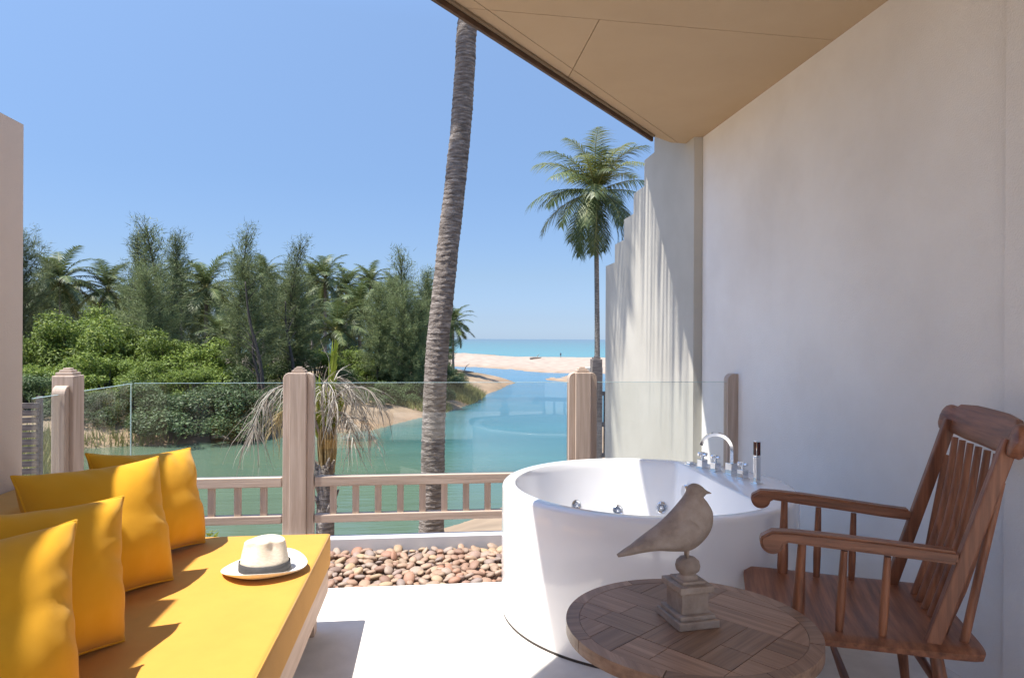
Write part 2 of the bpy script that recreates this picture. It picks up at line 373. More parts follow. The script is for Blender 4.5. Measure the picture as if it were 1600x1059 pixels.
# ------------------------------------------------------------------ terrain and water
def w2(px, py, z=ZW):
    p = at(px, py, z=z); return (p.x, p.y)
def lf(lat, F):
    p = R0 * lat + F0 * F; return (p.x, p.y)
LAG = [w2(100, 765), w2(132, 701), w2(168, 699), w2(240, 696), w2(322, 691), w2(440, 682), w2(520, 678), w2(582, 672), w2(661, 653), w2(695, 645),
       w2(741, 630), w2(759, 619), w2(789, 605), w2(807, 598), w2(782, 594), w2(759, 589), w2(734, 585), w2(708, 579), w2(660, 574), w2(705, 572.6), w2(771, 575.6),
       w2(839, 582.2), w2(898, 583.6), lf(11.5, 78), lf(9, 55), lf(6.2, 40), lf(3.6, 30), lf(2.4, 22), w2(795, 786), w2(745, 806), w2(690, 824),
       lf(-3.0, 12.5), lf(-6, 10.5), lf(-9, 12), lf(-10.5, 15)]
BAR = [w2(834, 589), w2(860, 586.5), w2(900, 586), w2(925, 590), w2(915, 597.5), w2(880, 597), w2(850, 594)]
SEA = [lf(-4000, 150), lf(-120, 150), lf(-40, 158), lf(-16, 172), lf(-4, 172), lf(-2, 156), lf(10, 152), lf(40, 148), lf(4000, 140), lf(4000, 9000), lf(-4000, 9000)]
def poly_tests(P, X, Y):
    P = np.array(P); inside = np.zeros(X.shape, bool); dist = np.full(X.shape, 1e9)
    for i in range(len(P)):
        x1, y1 = P[i]; x2, y2 = P[(i + 1) % len(P)]
        c = ((y1 > Y) != (y2 > Y)) & (X < (x2 - x1) * (Y - y1) / (y2 - y1 + 1e-12) + x1); inside ^= c
        dx, dy = x2 - x1, y2 - y1; t = np.clip(((X - x1) * dx + (Y - y1) * dy) / (dx * dx + dy * dy), 0, 1)
        dist = np.minimum(dist, np.hypot(X - x1 - t * dx, Y - y1 - t * dy))
    return inside, dist
def ground_z(X, Y):
    X = np.asarray(X, float); Y = np.asarray(Y, float)
    i1, d1 = poly_tests(LAG, X, Y); i2, d2 = poly_tests(BAR, X, Y); i3, d3 = poly_tests(SEA, X, Y)
    water = (i1 & ~i2) | i3; d = np.minimum(np.minimum(d1, d2), d3)
    Fd = X * F0.x + Y * F0.y; lat = X * R0.x + Y * R0.y
    wob = 0.5 * np.sin(X * 0.9 + 1.3 * np.sin(Y * 0.31)) + 0.5 * np.sin(Y * 0.7 + 1.1 * np.sin(X * 0.43))
    wob2 = np.sin(X * 2.3 + Y * 1.1) * np.sin(Y * 1.9 - X * 0.7)
    d = np.maximum(d + 0.25 * wob * np.clip(Fd / 40, 0.3, 1.5), 0.0)
    far = np.clip((Fd - 66) / 12, 0, 1)
    top = 1.25 * (1 - far) + far * (0.42 + 0.65 * np.clip((2 - lat) / 14, 0, 1) * np.clip((Fd - 95) / 50, 0, 1))
    top = np.where(i2, 0.16, top)
    land = ZW - 0.02 + top * (1 - np.exp(-d / (2.6 + 9 * far))) + 0.05 * wob * np.clip(d / 3, 0, 1) + 0.03 * wob2 * np.clip(d / 2, 0, 1)
    wat = ZW - 0.06 - np.minimum(d * 0.22, 1.6)
    return np.where(water, wat, land), water, d
def gz(x, y): return float(ground_z(np.array([x]), np.array([y]))[0][0])

ang = np.concatenate([np.arange(-180, -44, 4.0), np.arange(-44, 44.01, 0.22), np.arange(48, 180, 4.0)])
rad = 4.0 * (1.0165 ** np.arange(0, 250)); rad = np.concatenate([rad, [300, 400, 700, 1500, 4000]])
A_, R_ = np.meshgrid(np.radians(ang), rad, indexing='ij')
lat_ = R_ * np.sin(A_); fw_ = R_ * np.cos(A_)
GX = lat_ * R0.x + fw_ * F0.x; GY = lat_ * R0.y + fw_ * F0.y
GZ, WT, DD = ground_z(GX, GY)
GZ = np.where(R_ > 270, np.where(fw_ > 120, ZW - 3, GZ), GZ)
na, nr = A_.shape
idx = np.arange(na * nr).reshape(na, nr)
i2_ = np.roll(idx, -1, axis=0)
quads = np.stack([idx[:, :-1], idx[:, 1:], i2_[:, 1:], i2_[:, :-1]], axis=-1).reshape(-1, 4)
me = fastmesh('ground', np.stack([GX, GY, GZ], -1).reshape(-1, 3), quads[:, ::-1], M['ground'], smooth=True)
# land cover colour: pale dry sand on the beach, ochre sand by the lagoon, wet at the edge, brown litter under the trees
far = np.clip((fw_ - 66) / 12, 0, 1)[..., None]
wet = np.exp(-DD / (0.7 + 0.02 * np.maximum(fw_, 0)))[..., None]
dry_near = np.array([0.30, 0.225, 0.155]); dry_far = np.array([0.33, 0.262, 0.208]); wetc = np.array([0.25, 0.165, 0.10])
litter = np.array([0.17, 0.13, 0.08]); bedc = np.array([0.14, 0.15, 0.10])
c = dry_near * (1 - far) + dry_far * far
lit = (np.clip((DD - 1.6) / 2.0, 0, 1) * np.clip((74 - fw_) / 10, 0, 1) * (lat_ < 2) * (fw_ > 16))[..., None]
c = c * (1 - lit) + litter * lit
c = c * (1 - wet) + wetc * wet
c = np.where(WT[..., None], bedc, c)
ca = me.color_attributes.new('cover', 'FLOAT_COLOR', 'POINT')
ca.data.foreach_set('color', np.concatenate([c, np.ones(c.shape[:2] + (1,))], -1).astype(np.float32).ravel())
tag(link('ground', me), kind='structure')

bm = bmesh.new()
Rw = 14000.0; n = 64; ctr = bm.verts.new((0, 0, ZW)); prev = None; rings = []
for r in (40, 200, 1200, 5000, Rw):
    rings.append([bm.verts.new((r * math.cos(2 * math.pi * k / n), r * math.sin(2 * math.pi * k / n), ZW)) for k in range(n)])
for k in range(n): bm.faces.new((ctr, rings[0][k], rings[0][(k + 1) % n]))
for a, b in zip(rings, rings[1:]):
    for k in range(n): bm.faces.new((a[k], b[k], b[(k + 1) % n], a[(k + 1) % n]))
tag(obj('water', bm, M['water']), kind='structure')

# ------------------------------------------------------------------ terrace
YR = 4.57           # railing plane
YP = 3.78           # front edge of the pebble bed
XW, XF = 2.13, 2.06 # near wall face, far wall face
bm = bmesh.new(); add_box(bm, (0.2, (YP - 3.5) / 2, -0.10), (5.6, YP + 3.5, 0.20))
tag(obj('terrace_floor', bm, M['floor']), kind='structure')
bm = bmesh.new(); add_box(bm, (0.2, 0.55, -1.70), (5.6, 8.1, 2.98), 0.0)
tag(obj('terrace_base', bm, M['base']), kind='structure')
bm = bmesh.new(); add_box(bm, (0.1, YR - 0.045, -0.055), (4.03, 0.10, 0.235), 0.004)
tag(obj('kerb', bm, M['kerb']), kind='structure')
bm = bmesh.new(); add_box(bm, (0.1, (YP + YR - 0.10) / 2, -0.1), (4.02, YR - 0.10 - YP - 0.004, 0.1))
bed = tag(obj('pebble_bed', bm, pm('bed_gravel', (0.10, 0.07, 0.05), (0.2, 0.14, 0.1), scale=40, rough=0.95)), kind='structure')

rnd = random.Random(5)
def pebble_bm(seed, sub=2):
    b = bmesh.new(); bmesh.ops.create_icosphere(b, subdivisions=sub, radius=1.0); r = random.Random(seed)
    ex, ey, ez = 1.0, r.uniform(0.62, 0.92), r.uniform(0.34, 0.52); off = Vector((seed * 3.1, 0, 0))
    for v in b.verts:
        p = v.co.copy(); k = 1 + 0.16 * noise.noise(p * 1.1 + off) + 0.04 * noise.noise(p * 2.7 + off)
        q = Vector((abs(p.x) ** 0.92 * (1 if p.x >= 0 else -1), abs(p.y) ** 0.92 * (1 if p.y >= 0 else -1), p.z))
        v.co = Vector((q.x * ex, q.y * ey, q.z * ez)) * k
    return b
pmesh = []
for s in range(8):
    b = pebble_bm(s + 1, 2); mm = bpy.data.meshes.new('pebble'); b.to_mesh(mm); b.free(); mm.materials.append(M['pebble'])
    mm.polygons.foreach_set('use_smooth', [True] * len(mm.polygons)); pmesh.append(mm)
# dart-throwing scatter in layers
def scatter(x0, x1, y0, y1, rmin, rmax, tries, seed, over=0.80):
    r = random.Random(seed); P = []
    cell = {}
    for _ in range(tries):
        x, y, q = r.uniform(x0, x1), r.uniform(y0, y1), r.uniform(rmin, rmax)
        ci, cj = int(x / 0.08), int(y / 0.08); ok = True
        for i in range(ci - 1, ci + 2):
            for j in range(cj - 1, cj + 2):
                for (a, b_, c_) in cell.get((i, j), ()):
                    if (a - x) ** 2 + (b_ - y) ** 2 < (over * (q + c_)) ** 2: ok = False; break
                if not ok: break
            if not ok: break
        if ok: cell.setdefault((ci, cj), []).append((x, y, q)); P.append((x, y, q))
    return P
top = scatter(-1.9, 1.95, YP + 0.03, YR - 0.12, 0.021, 0.038, 9000, 3, 0.82)
low = scatter(-1.9, 1.95, YP + 0.02, YR - 0.11, 0.022, 0.034, 9000, 4, 0.80)
vis = sorted([p for p in top if -0.62 < p[0] < 0.62], key=lambda p: p[1])[:299]
vs_set = set(vis)
for (x, y, q) in vis:
    o = link('pebble', pmesh[rnd.randrange(8)], bed, (x, y, -0.012 + rnd.uniform(-0.006, 0.012)))
    o.scale = (q * 1.24, q * 1.24, q * 1.15); o.rotation_euler = (rnd.gauss(0, 0.28), rnd.gauss(0, 0.28), rnd.uniform(0, 6.28))
bm = bmesh.new()
for lst, z in ((low, -0.034), ([p for p in top if p not in vs_set], -0.012)):
    for (x, y, q) in lst:
        me_ = pmesh[rnd.randrange(8)] if False else None
        r = bmesh.ops.create_icosphere(bm, subdivisions=1 if z < -0.02 or abs(x) > 0.8 else 2, radius=1.0)
        rot = Matrix.Rotation(rnd.uniform(0, 6.28), 3, 'Z') @ Matrix.Rotation(rnd.gauss(0, 0.25), 3, 'X')
        sy, sz = rnd.uniform(.68, .95), rnd.uniform(.42, .6)
        for v in r['verts']: v.co = rot @ Vector((v.co.x, v.co.y * sy, v.co.z * sz)) * q * 1.1 + Vector((x, y, z))
o = obj('small_pebble', bm, M['pebble_i'], bed, smooth=True); o['kind'] = 'stuff'

# ---- right wall of the terrace (near, far stepped part) and left wall
w = thing('terrace_wall', 'pale grey stucco wall rising to the soffit behind the armchair and bathtub', 'wall', (XW, 0, 0))
bm = bmesh.new(); add_box(bm, (0.12, 0.85, 1.75), (0.24, 8.66, 3.5))
obj('wall_face', bm, M['stucco'], w)
bm = bmesh.new(); add_box(bm, (-0.008, -0.2, 1.5), (0.018, 5.0, 3.0), 0.003); obj('pilaster', bm, M['stucco'], w)
def ywall(px, X=XF):
    u = (px - CX) / FPX; c, s = math.cos(TH), math.sin(TH)   # (X c - Y s)/(X s + Y c) = u
    return (X * c - u * X * s) / (u * c + s)
def zwall(px, py, X=XF):
    Y = ywall(px, X); F = X * math.sin(TH) + Y * math.cos(TH)
    return at(px, py, F=F).z
prof = [(5.182, -2.6), (5.182, 3.5), (ywall(1021), 3.5)]
for (pr, py, pl) in ((1021, 238, 1005.5), (1005.5, 291, 989), (989, 334, 974), (974, 375, 960), (960, 410, 946)):
    z = zwall(pr, py); prof += [(ywall(pr), z), (ywall(pl), z)]
prof += [(ywall(946), -2.6)]
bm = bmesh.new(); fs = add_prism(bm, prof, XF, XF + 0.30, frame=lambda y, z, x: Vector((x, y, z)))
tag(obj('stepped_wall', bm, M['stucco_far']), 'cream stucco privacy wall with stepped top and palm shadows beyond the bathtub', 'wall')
bm = bmesh.new(); prof = [(-3.5, -0.1), (-3.5, 3.02), (2.0, 3.02), (2.0, 2.86), (2.30, 2.86), (2.30, 2.64), (2.98, 2.64), (2.98, 2.29), (3.27, 2.29), (3.27, -0.1)]  # unseen upper steps added, heights set for their shadow on the cushions
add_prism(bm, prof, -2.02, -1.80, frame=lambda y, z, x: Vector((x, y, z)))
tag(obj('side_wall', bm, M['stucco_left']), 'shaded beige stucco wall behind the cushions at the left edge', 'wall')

# ---- roof: soffit boards, dark edge board, slanting unseen body shaped for its shadow
B = at(700, 0, z=2.95); A = at(1021, 213, z=2.95); C_ = at(1048.5, 223, z=2.95)
e = (A - B).normalized(); Bx = B - e * 4.6
roof = thing('roof', 'tan boarded roof overhang with dark brown edge above the bathtub', 'roof', (0, 0, 2.95))
sof = [(Bx.x, Bx.y), (A.x, A.y), (C_.x, C_.y), (2.13, C_.y + 0.02), (2.13, Bx.y)]
def seam_line(p, q):
    a = at(p[0], p[1], z=2.95); b_ = at(q[0], q[1], z=2.95); d = (b_ - a).normalized(); nrm = (-d.y, d.x)
    return nrm[0], nrm[1], -(nrm[0] * a.x + nrm[1] * a.y)
def split(polys, ln, g=0.0022):
    out = []
    a, b_, c_ = ln
    for P in polys:
        for s in (1, -1):
            q = clip_half(P, s * a, s * b_, s * c_ - g)
            if len(q) > 2 and area(q) > 1e-4: out.append(q)
    return out
l1 = seam_line((752, 15), (1290, 62)); l2 = seam_line((935, 34), (893, 112))
# a narrow board along the edge, then the field split by the two joints
inn = 0.10; ne = (-e.y, e.x)
cedge = -(ne[0] * B.x + ne[1] * B.y)
polys = split([sof], (-ne[0], -ne[1], -cedge - inn))
res = []
for P in polys:
    s1 = split([P], l1)
    for Q in s1:
        cy_ = sum(p[1] for p in Q) / len(Q); 
        val = l1[0] * (sum(p[0] for p in Q) / len(Q)) + l1[1] * cy_ + l1[2]
        ref = l1[0] * at(950, 150, z=2.95).x + l1[1] * at(950, 150, z=2.95).y + l1[2]
        res += split([Q], l2) if val * ref > 0 else [Q]
for P in res:
    bm = bmesh.new(); add_prism(bm, P, 0.0, 0.018); obj('soffit_panel', bm, M['soffit'], roof)
zr = 0.55
topp = [(-3.4, -0.33), (-0.67, 2.26), (1.156, 4.966), (1.878, 6.417), (2.36, 6.50), (2.36, -0.35)]  # outline set by the shadows it casts; rear cut short so sun bounces in
bot = [(-3.2, -0.34), (Bx.x - 0.02, Bx.y), (A.x, A.y), (C_.x, C_.y + .0), (2.36, C_.y + 0.02), (2.36, -0.35)]
bm = bmesh.new()
vb = [bm.verts.new((x, y, 0.020)) for x, y in bot]; vt = [bm.verts.new((x, y, zr)) for x, y in topp]; vu = [bm.verts.new((x, y, zr + 0.10)) for x, y in topp]
fs = [bm.faces.new(vb[::-1]), bm.faces.new(vu)]
for a, b_ in ((vb, vt), (vt, vu)):
    for i in range(6): fs.append(bm.faces.new((a[i], a[(i + 1) % 6], b_[(i + 1) % 6], b_[i])))
bmesh.ops.recalc_face_normals(bm, faces=fs); obj('shadow_roof_body', bm, M['rooftile'], roof)
bm = bmesh.new(); mid = (Bx + A) / 2; L_ = (A - Bx).length
rot = Matrix.Rotation(math.atan2(e.y, e.x), 3, 'Z'); outn = Vector((-e.y, e.x, 0))
pc = mid + outn * 0.010; add_box(bm, (pc.x, pc.y, -0.004), (L_, 0.020, 0.075), 0.004, rot)
obj('edge_board', bm, M['fascia'], roof)
bm = bmesh.new(); pc = mid - outn * 0.012; add_box(bm, (pc.x, pc.y, -0.008), (L_ - .04, 0.020, 0.014), 0.003, rot)
obj('edge_bead', bm, pm('dark_tan_bead', (0.21, 0.15, 0.09), rough=0.7), roof)

# ------------------------------------------------------------------ railing
rl = thing('railing', 'whitewashed teak balustrade with clear glass panes around the terrace edge', 'railing', (0, YR, 0))
XP1, XP2, XC = -0.845, 1.027, -1.87
YS = 3.80 - YR       # side post, relative to rl
def make_post(x, y, wings, ztop=1.155, rot=0.0):
    W = 0.108
    bm = bmesh.new(); add_box(bm, (x, y, (ztop - 0.03) / 2), (W, W, ztop - 0.03), 0.006)
    p = obj('post', bm, M['rail_z'], rl)
    bm = bmesh.new()
    add_box(bm, (x, y, ztop - 0.022), (W * 0.78, W * 0.78, 0.016), 0.003)
    add_box(bm, (x, y, ztop - 0.008), (W * 0.56, W * 0.56, 0.012), 0.003)
    add_box(bm, (x, y, ztop + 0.003), (W * 0.34, W * 0.34, 0.010), 0.003)
    obj('cap', bm, M['rail_x'], p)
    for (dx, dy, h) in wings:
        # side board in the plane of the glass, top rounded outwards
        ww, tt = 0.042, 0.066
        pts = [(0.0, 0.0), (ww, 0.0), (ww, h - 0.045)]
        for k in range(1, 9):
            a = k / 8 * math.pi / 2; pts.append((ww - 0.040 * (1 - math.cos(a)), h - 0.045 + 0.045 * math.sin(a)))
        pts.append((0.0, h))
        bm = bmesh.new()
        ox, oy = x + dx * (W / 2 + 0.001), y + dy * (W / 2 + 0.001)
        add_prism(bm, pts, -tt / 2, tt / 2, frame=lambda a, z, t: Vector((ox + dx * a + dy * t, oy + dy * a + dx * t, z)))
        bmesh.ops.bevel(bm, geom=[e_ for e_ in bm.edges if len(e_.link_faces) == 2 and e_.calc_face_angle(0) > 1.2], offset=0.003, segments=1, affect='EDGES')
        obj('wing_board', bm, M['rail_z'], p)
    return p
make_post(XP1, 0, [(-1, 0, 1.125), (1, 0, 1.125)])
make_post(XP2, 0, [(-1, 0, 1.125), (1, 0, 1.125)])
make_post(XC, YS, [(0, -1, 1.10), (0, 1, 1.10)], ztop=1.18)
# half post on the wall
bm = bmesh.new(); pts = [(-0.075, 0), (0.0, 0), (0.0, 1.115), (-0.03, 1.115)]
for k in range(1, 9):
    a = k / 8 * math.pi / 2; pts.append((-0.03 - 0.045 * math.sin(a), 1.115 - 0.045 * (1 - math.cos(a))))
add_prism(bm, pts, -0.035, 0.035, frame=lambda a, z, t: Vector((XW + a, t, z))); obj('wall_board', bm, M['rail_z'], rl)
ZR1, ZR0 = 0.452, 0.205
def rails(x0, x1, n0, step, first):
    L2 = x1 - x0; xm = (x0 + x1) / 2
    for nm, z, h in (('top_rail', ZR1 - 0.032, 0.064), ('bottom_rail', ZR0 - 0.026, 0.052)):
        bm = bmesh.new(); add_box(bm, (xm, 0, z), (L2, 0.062, h), 0.006); obj(nm, bm, M['rail_x'], rl)
    bm = bmesh.new(); hh = ZR1 - 0.064 - ZR0; add_box(bm, (0, 0, 0), (0.042, 0.030, hh), 0.003)
    me0 = None
    for k in range(n0):
        if me0 is None: o = obj('baluster', bm, M['rail_z'], rl); me0 = o.data
        else: o = link('baluster', me0, rl)
        o.location = (first + k * step, 0, ZR0 + hh / 2)
def xr(px):
    u = (px - CX) / FPX; c, s = math.cos(TH), math.sin(TH)    # at Y = YR
    return (YR * s + u * YR * c) / (c - u * s)
s1 = (xr(763) - xr(522)) / 7
rails(XP1 + 0.103, XP2 - 0.103, int((XP2 - 0.12 - xr(522)) / s1) + 1, s1, xr(522))
s2 = (xr(413.5) - xr(332)) / 2
nn = int((xr(413.5) - XC - 0.08) / s2); rails(XC + 0.03, XP1 - 0.103, nn + 1, s2, xr(413.5) - nn * s2)
rails(XP2 + 0.103, XW - 0.077, 6, s1, XP2 + 0.18)
for (x0, x1) in ((XC + 0.012, XP1 - 0.098), (XP1 + 0.098, XP2 - 0.098), (XP2 + 0.098, XW - 0.075)):
    bm = bmesh.new(); add_box(bm, ((x0 + x1) / 2, 0, (ZR1 + 1.055) / 2 + 0.002), (x1 - x0, 0.010, 1.055 - ZR1)); g = obj('glass_pane', bm, M['glass'], rl)
    bm = bmesh.new(); add_box(bm, ((x0 + x1) / 2, 0, 1.0585), (x1 - x0, 0.011, 0.0025)); obj('pane_edge', bm, M['glassedge'], g)
for (y0, y1) in ((YS + 0.098, -0.006), (YS - 0.32, YS - 0.10)):
    bm = bmesh.new(); add_box(bm, (XC, (y0 + y1) / 2, (0.30 + 1.055) / 2), (0.010, y1 - y0, 0.755)); g = obj('glass_pane', bm, M['glass'], rl)
    bm = bmesh.new(); add_box(bm, (XC, (y0 + y1) / 2, 1.0565), (0.011, y1 - y0, 0.0025)); obj('pane_edge', bm, M['glassedge'], g)
bm = bmesh.new(); add_box(bm, (XC - 0.0085, 0.001, 0.76), (0.004, 0.012, 0.59)); obj('corner_strip', bm, M['glassedge'], rl)
for z, h in ((0.25, 0.05), (0.02, 0.08)):
    bm = bmesh.new(); add_box(bm, (XC, (YS - 0.35) / 2, z), (0.055, -YS + 0.30, h), 0.005); obj('side_rail', bm, M['rail_y'], rl)

# ------------------------------------------------------------------ daybed
XD1 = -0.462; XD0 = -1.79; YD1 = 3.30; YD0 = 0.35
db = thing('daybed', 'mustard yellow daybed on a low pale wooden frame at the left', 'daybed', (0, 0, 0))
def soft_box(x0, x1, y0, y1, z0, z1, r=0.028, nx=40, ny=70, nzz=6, amp=0.003, seed=0):
    b = bmesh.new(); add_box(b, ((x0 + x1) / 2, (y0 + y1) / 2, (z0 + z1) / 2), (x1 - x0, y1 - y0, z1 - z0), r, seg=4)
    return b
bm = soft_box(-1.59, XD1, YD0, YD1, 0.277, 0.432, 0.020)
mat_o = obj('mattress', bm, M['yellow'], db, smooth=True, angle=50)
bm = bmesh.new()
pp = [(-1.61, YD0 + .01, 0.413), (XD1 + 0.001, YD0 + .01, 0.413)]
add_tube(bm, [(XD1 - 0.006, YD0 + .03, 0.4245), (XD1 - 0.006, YD1 - 0.008, 0.4245)], 0.0045, 8)
add_tube(bm, [(XD1 - 0.008, YD1 - 0.006, 0.4245), (-1.60, YD1 - 0.006, 0.4245)], 0.0045, 8)
obj('piping', bm, M['yellow'], mat_o, smooth=True)
bm = soft_box(-1.795, -1.555, YD0, YD1 - 0.02, 0.30, 0.695, 0.04)
obj('back_bolster', bm, M['yellow'], db, smooth=True, angle=50)
bm = bmesh.new(); add_box(bm, (XD1 - 0.030, (YD0 + YD1) / 2 + .0, 0.2185), (0.04, YD1 - YD0 - 0.03, 0.115), 0.004); obj('side_board', bm, M['bed_y'], db)
bm = bmesh.new(); add_box(bm, ((XD1 + XD0) / 2 - 0.02, YD1 - 0.036, 0.2185), (XD1 - XD0 - 0.075, 0.04, 0.115), 0.004); obj('end_board', bm, M['bed_x'], db)
bm = bmesh.new(); add_box(bm, ((XD1 + XD0) / 2, (YD0 + YD1) / 2, 0.262), (XD1 - XD0 - 0.11, YD1 - YD0 - 0.12, 0.02)); obj('slat_base', bm, M['bed_x'], db)
bm = bmesh.new(); add_box(bm, (0, 0, 0), (0.075, 0.075, 0.275), 0.004); lo_ = obj('leg', bm, M['bed_z'], db); lo_.location = (XD1 - 0.090, YD1 - 0.10, 0.1385)
for (x, y) in ((XD0 + 0.08, YD1 - 0.10), (XD1 - 0.090, YD0 + 0.15), (XD0 + 0.08, YD0 + 0.15)):
    l = lo_.copy(); COL.objects.link(l); l.location = (x, y, 0.1385)

# ---- pillows: four corners in space, filled and creased
def pillow(name, BL, BR, TR, TL, label, thick=0.125, seed=1):
    BL, BR, TR, TL = map(Vector, (BL, BR, TR, TL)); ctr = (BL + BR + TR + TL) / 4
    nrm = ((BR - BL).cross(TL - BL)).normalized()
    Ng = 44; V = []; Fc = []
    root = thing(name, label, 'cushion', ctr, 0, 'yellow cushions lined up on the daybed')
    off = Vector((seed * 7.3, 1.1, 0))
    for side in (1, -1):
        for j in range(Ng + 1):
            for i in range(Ng + 1):
                u = math.sin((-1 + 2 * i / Ng) * math.pi / 2); v = math.sin((-1 + 2 * j / Ng) * math.pi / 2)
                uu = u * (1 - 0.10 * (1 - v * v)); vv = v * (1 - 0.10 * (1 - u * u))
                s, t = (uu + 1) / 2, (vv + 1) / 2
                p = BL * (1 - s) * (1 - t) + BR * s * (1 - t) + TR * s * t + TL * (1 - s) * t
                h = (max(0, (1 - abs(u) ** 2.3)) * max(0, (1 - abs(v) ** 2.3))) ** 0.48
                sag = 1.0 + 0.22 * max(0, -v)
                edge = max(abs(u), abs(v))
                # creases radiating from corners and seams
                q = Vector((u * 1.4, v * 1.4, 0)) + off
                wr = noise.noise(q * 1.3) * 0.006 + noise.noise(Vector((u * 6 + v * 3, v * 3.0 - u * 4, seed))) * 0.0045 * edge * h
                ca_ = math.atan2(v, u); wr += 0.0050 * math.sin(ca_ * 15 + seed + 3 * noise.noise(q)) * (edge ** 3) * (1 - edge ** 14)
                cr_ = v * 0.8 - u * 0.35 + 0.35 * noise.noise(q * 1.5) + 0.15; wr -= 0.008 * math.exp(-(cr_ / 0.11) ** 2) * max(0, u) ** 1.5 * (1 - edge ** 10) * (0.4 + 0.3 * (seed % 3))
                th = (thick * sag * h + wr * min(1, h * 3)) * side
                p = p + nrm * (th - 0.012 * math.sin(seed + u * 2) * 0)
                V.append(p - ctr)
    K = (Ng + 1) ** 2
    for s in (0, 1):
        for j in range(Ng):
            for i in range(Ng):
                a = s * K + j * (Ng + 1) + i; qd = (a, a + 1, a + Ng + 2, a + Ng + 1); Fc.append(qd if s == 0 else qd[::-1])
    me = fastmesh('cover', [tuple(v) for v in V], Fc, M['yellow_pillow'], smooth=True)
    b = bmesh.new(); b.from_mesh(me); bmesh.ops.remove_doubles(b, verts=b.verts, dist=0.0008); b.to_mesh(me); b.free()
    me.polygons.foreach_set('use_smooth', [True] * len(me.polygons))
    c_ = link('cover', me, root)
    # seam
    path = []
    for k in range(4 * 24):
        q, t = divmod(k, 24); t = math.sin((-1 + 2 * t / 24) * math.pi / 2)
        u, v = [(t, -1), (1, t), (-t, 1), (-1, -t)][q]
        uu = u * (1 - 0.10 * (1 - v * v)); vv = v * (1 - 0.10 * (1 - u * u)); s, t2 = (uu + 1) / 2, (vv + 1) / 2
        path.append(BL * (1 - s) * (1 - t2) + BR * s * (1 - t2) + TR * s * t2 + TL * (1 - s) * t2 - ctr)
    path.append(path[0].copy()); bm = bmesh.new(); add_tube(bm, path, 0.0050, 6, caps=False); obj('seam', bm, M['yellow_pillow'], root, smooth=True)
    return root
pillow('cushion', (-1.20, 2.78, .44), (-1.00, 3.20, .435), (-1.085, 3.26, .845), (-1.36, 2.90, .885), 'farthest yellow cushion, standing nearest the glass railing with both top corners showing', seed=1)
pillow('cushion', (-1.19, 2.28, .44), (-0.965, 2.72, .435), (-1.05, 2.80, .885), (-1.42, 2.52, .872), 'second yellow cushion from the railing, its sharp top corner overlapping the farthest one', seed=2, thick=.135)
pillow('cushion', (-1.13, 1.76, .44), (-0.915, 2.185, .435), (-0.955, 2.27, .85), (-1.34, 1.95, .872), 'third yellow cushion from the railing, its right side deeply creased', seed=3, thick=.135)
pillow('cushion', (-1.02, 1.36, .44), (-0.845, 1.78, .435), (-0.955, 1.985, .85), (-1.33, 1.60, .86), 'nearest yellow cushion, filling the bottom left corner of the photo', seed=4, thick=.115)

# ---- hat
hp = at(413.5, 889, z=0.44); hat = thing('hat', 'cream straw fedora with dark grey band resting on the yellow mattress', 'hat', (hp.x, hp.y, 0.4345), math.radians(-12))
bm = bmesh.new(); n = 72; rows = []
for r_, z_ in [(0.083, 0.012), (0.086, 0.008), (0.095, 0.006), (0.110, 0.0065), (0.130, 0.009), (0.148, 0.013), (0.155, 0.0165), (0.1565, 0.0165), (0.155, 0.013), (0.148, 0.009), (0.13, 0.005), (0.11, 0.0025), (0.095, 0.002), (0.083, 0.003)]:
    row = []
    for k in range(n):
        a = 2 * math.pi * k / n; el = 1.0 + 0.05 * math.cos(2 * a); t_ = (r_ - 0.083) / 0.073
        dz = t_ * t_ * (0.008 * math.cos(a) + 0.012 * math.cos(2 * a) * -1 + 0.012)
        row.append(bm.verts.new((r_ * math.cos(a) * el, r_ * math.sin(a) / el, z_ + dz)))
    rows.append(row)
for a, b_ in zip(rows, rows[1:]):
    for k in range(n): bm.faces.new((a[k], a[(k + 1) % n], b_[(k + 1) % n], b_[k]))
obj('brim', bm, M['brim'], hat, smooth=True)
bm = bmesh.new(); rows = []
NR = 22
def crown_pt(a, s):
    # s 0..1 up the side, 1..2 over the top
    if s <= 1: r_ = 0.0885 - 0.017 * s ** 1.3; z_ = 0.006 + 0.108 * s
    else:
        q = s - 1; r_ = 0.0715 * math.cos(q * math.pi / 2) ** 0.75 ; z_ = 0.114 + 0.014 * math.sin(q * math.pi / 2)
    x = r_ * math.cos(a) * 1.10; y = r_ * math.sin(a) * 0.94
    up = max(0, min(1, (z_ - 0.05) / 0.07))
    # higher at the back, ridge dent along x, pinch at the front (x<0 side)
    z_ += up * (0.007 * math.cos((x - 0.02) * 22))
    dent = math.exp(-(y / 0.020) ** 2) * max(0, 1 - (x / 0.072) ** 4)
    z_ -= up ** 3 * 0.030 * dent * (1 if s > 1 else 0.2)
    for (da, wd, dp) in ((math.radians(-38), 0.42, 0.30), (math.radians(-112), 0.45, 0.26), (math.radians(90), 0.5, 0.15)):
        dd_ = math.atan2(math.sin(a - da), math.cos(a - da)); k_ = 1 - dp * math.exp(-(dd_ / wd) ** 2) * max(0, min(1, (z_ - 0.045) / 0.06)) ** 1.3 * (1 if s <= 1.3 else max(0, 1 - (s - 1.3)))
        x *= k_; y *= k_
    return (x, y, z_)
for i in range(NR):
    s = 2 * i / (NR - 1); s = min(s, 1.985)
    rows.append([bm.verts.new(crown_pt(2 * math.pi * k / n, s)) for k in range(n)])
for a, b_ in zip(rows, rows[1:]):
    for k in range(n): bm.faces.new((a[k], a[(k + 1) % n], b_[(k + 1) % n], b_[k]))
bm.faces.new(rows[-1])
obj('crown', bm, M['straw'], hat, smooth=True)
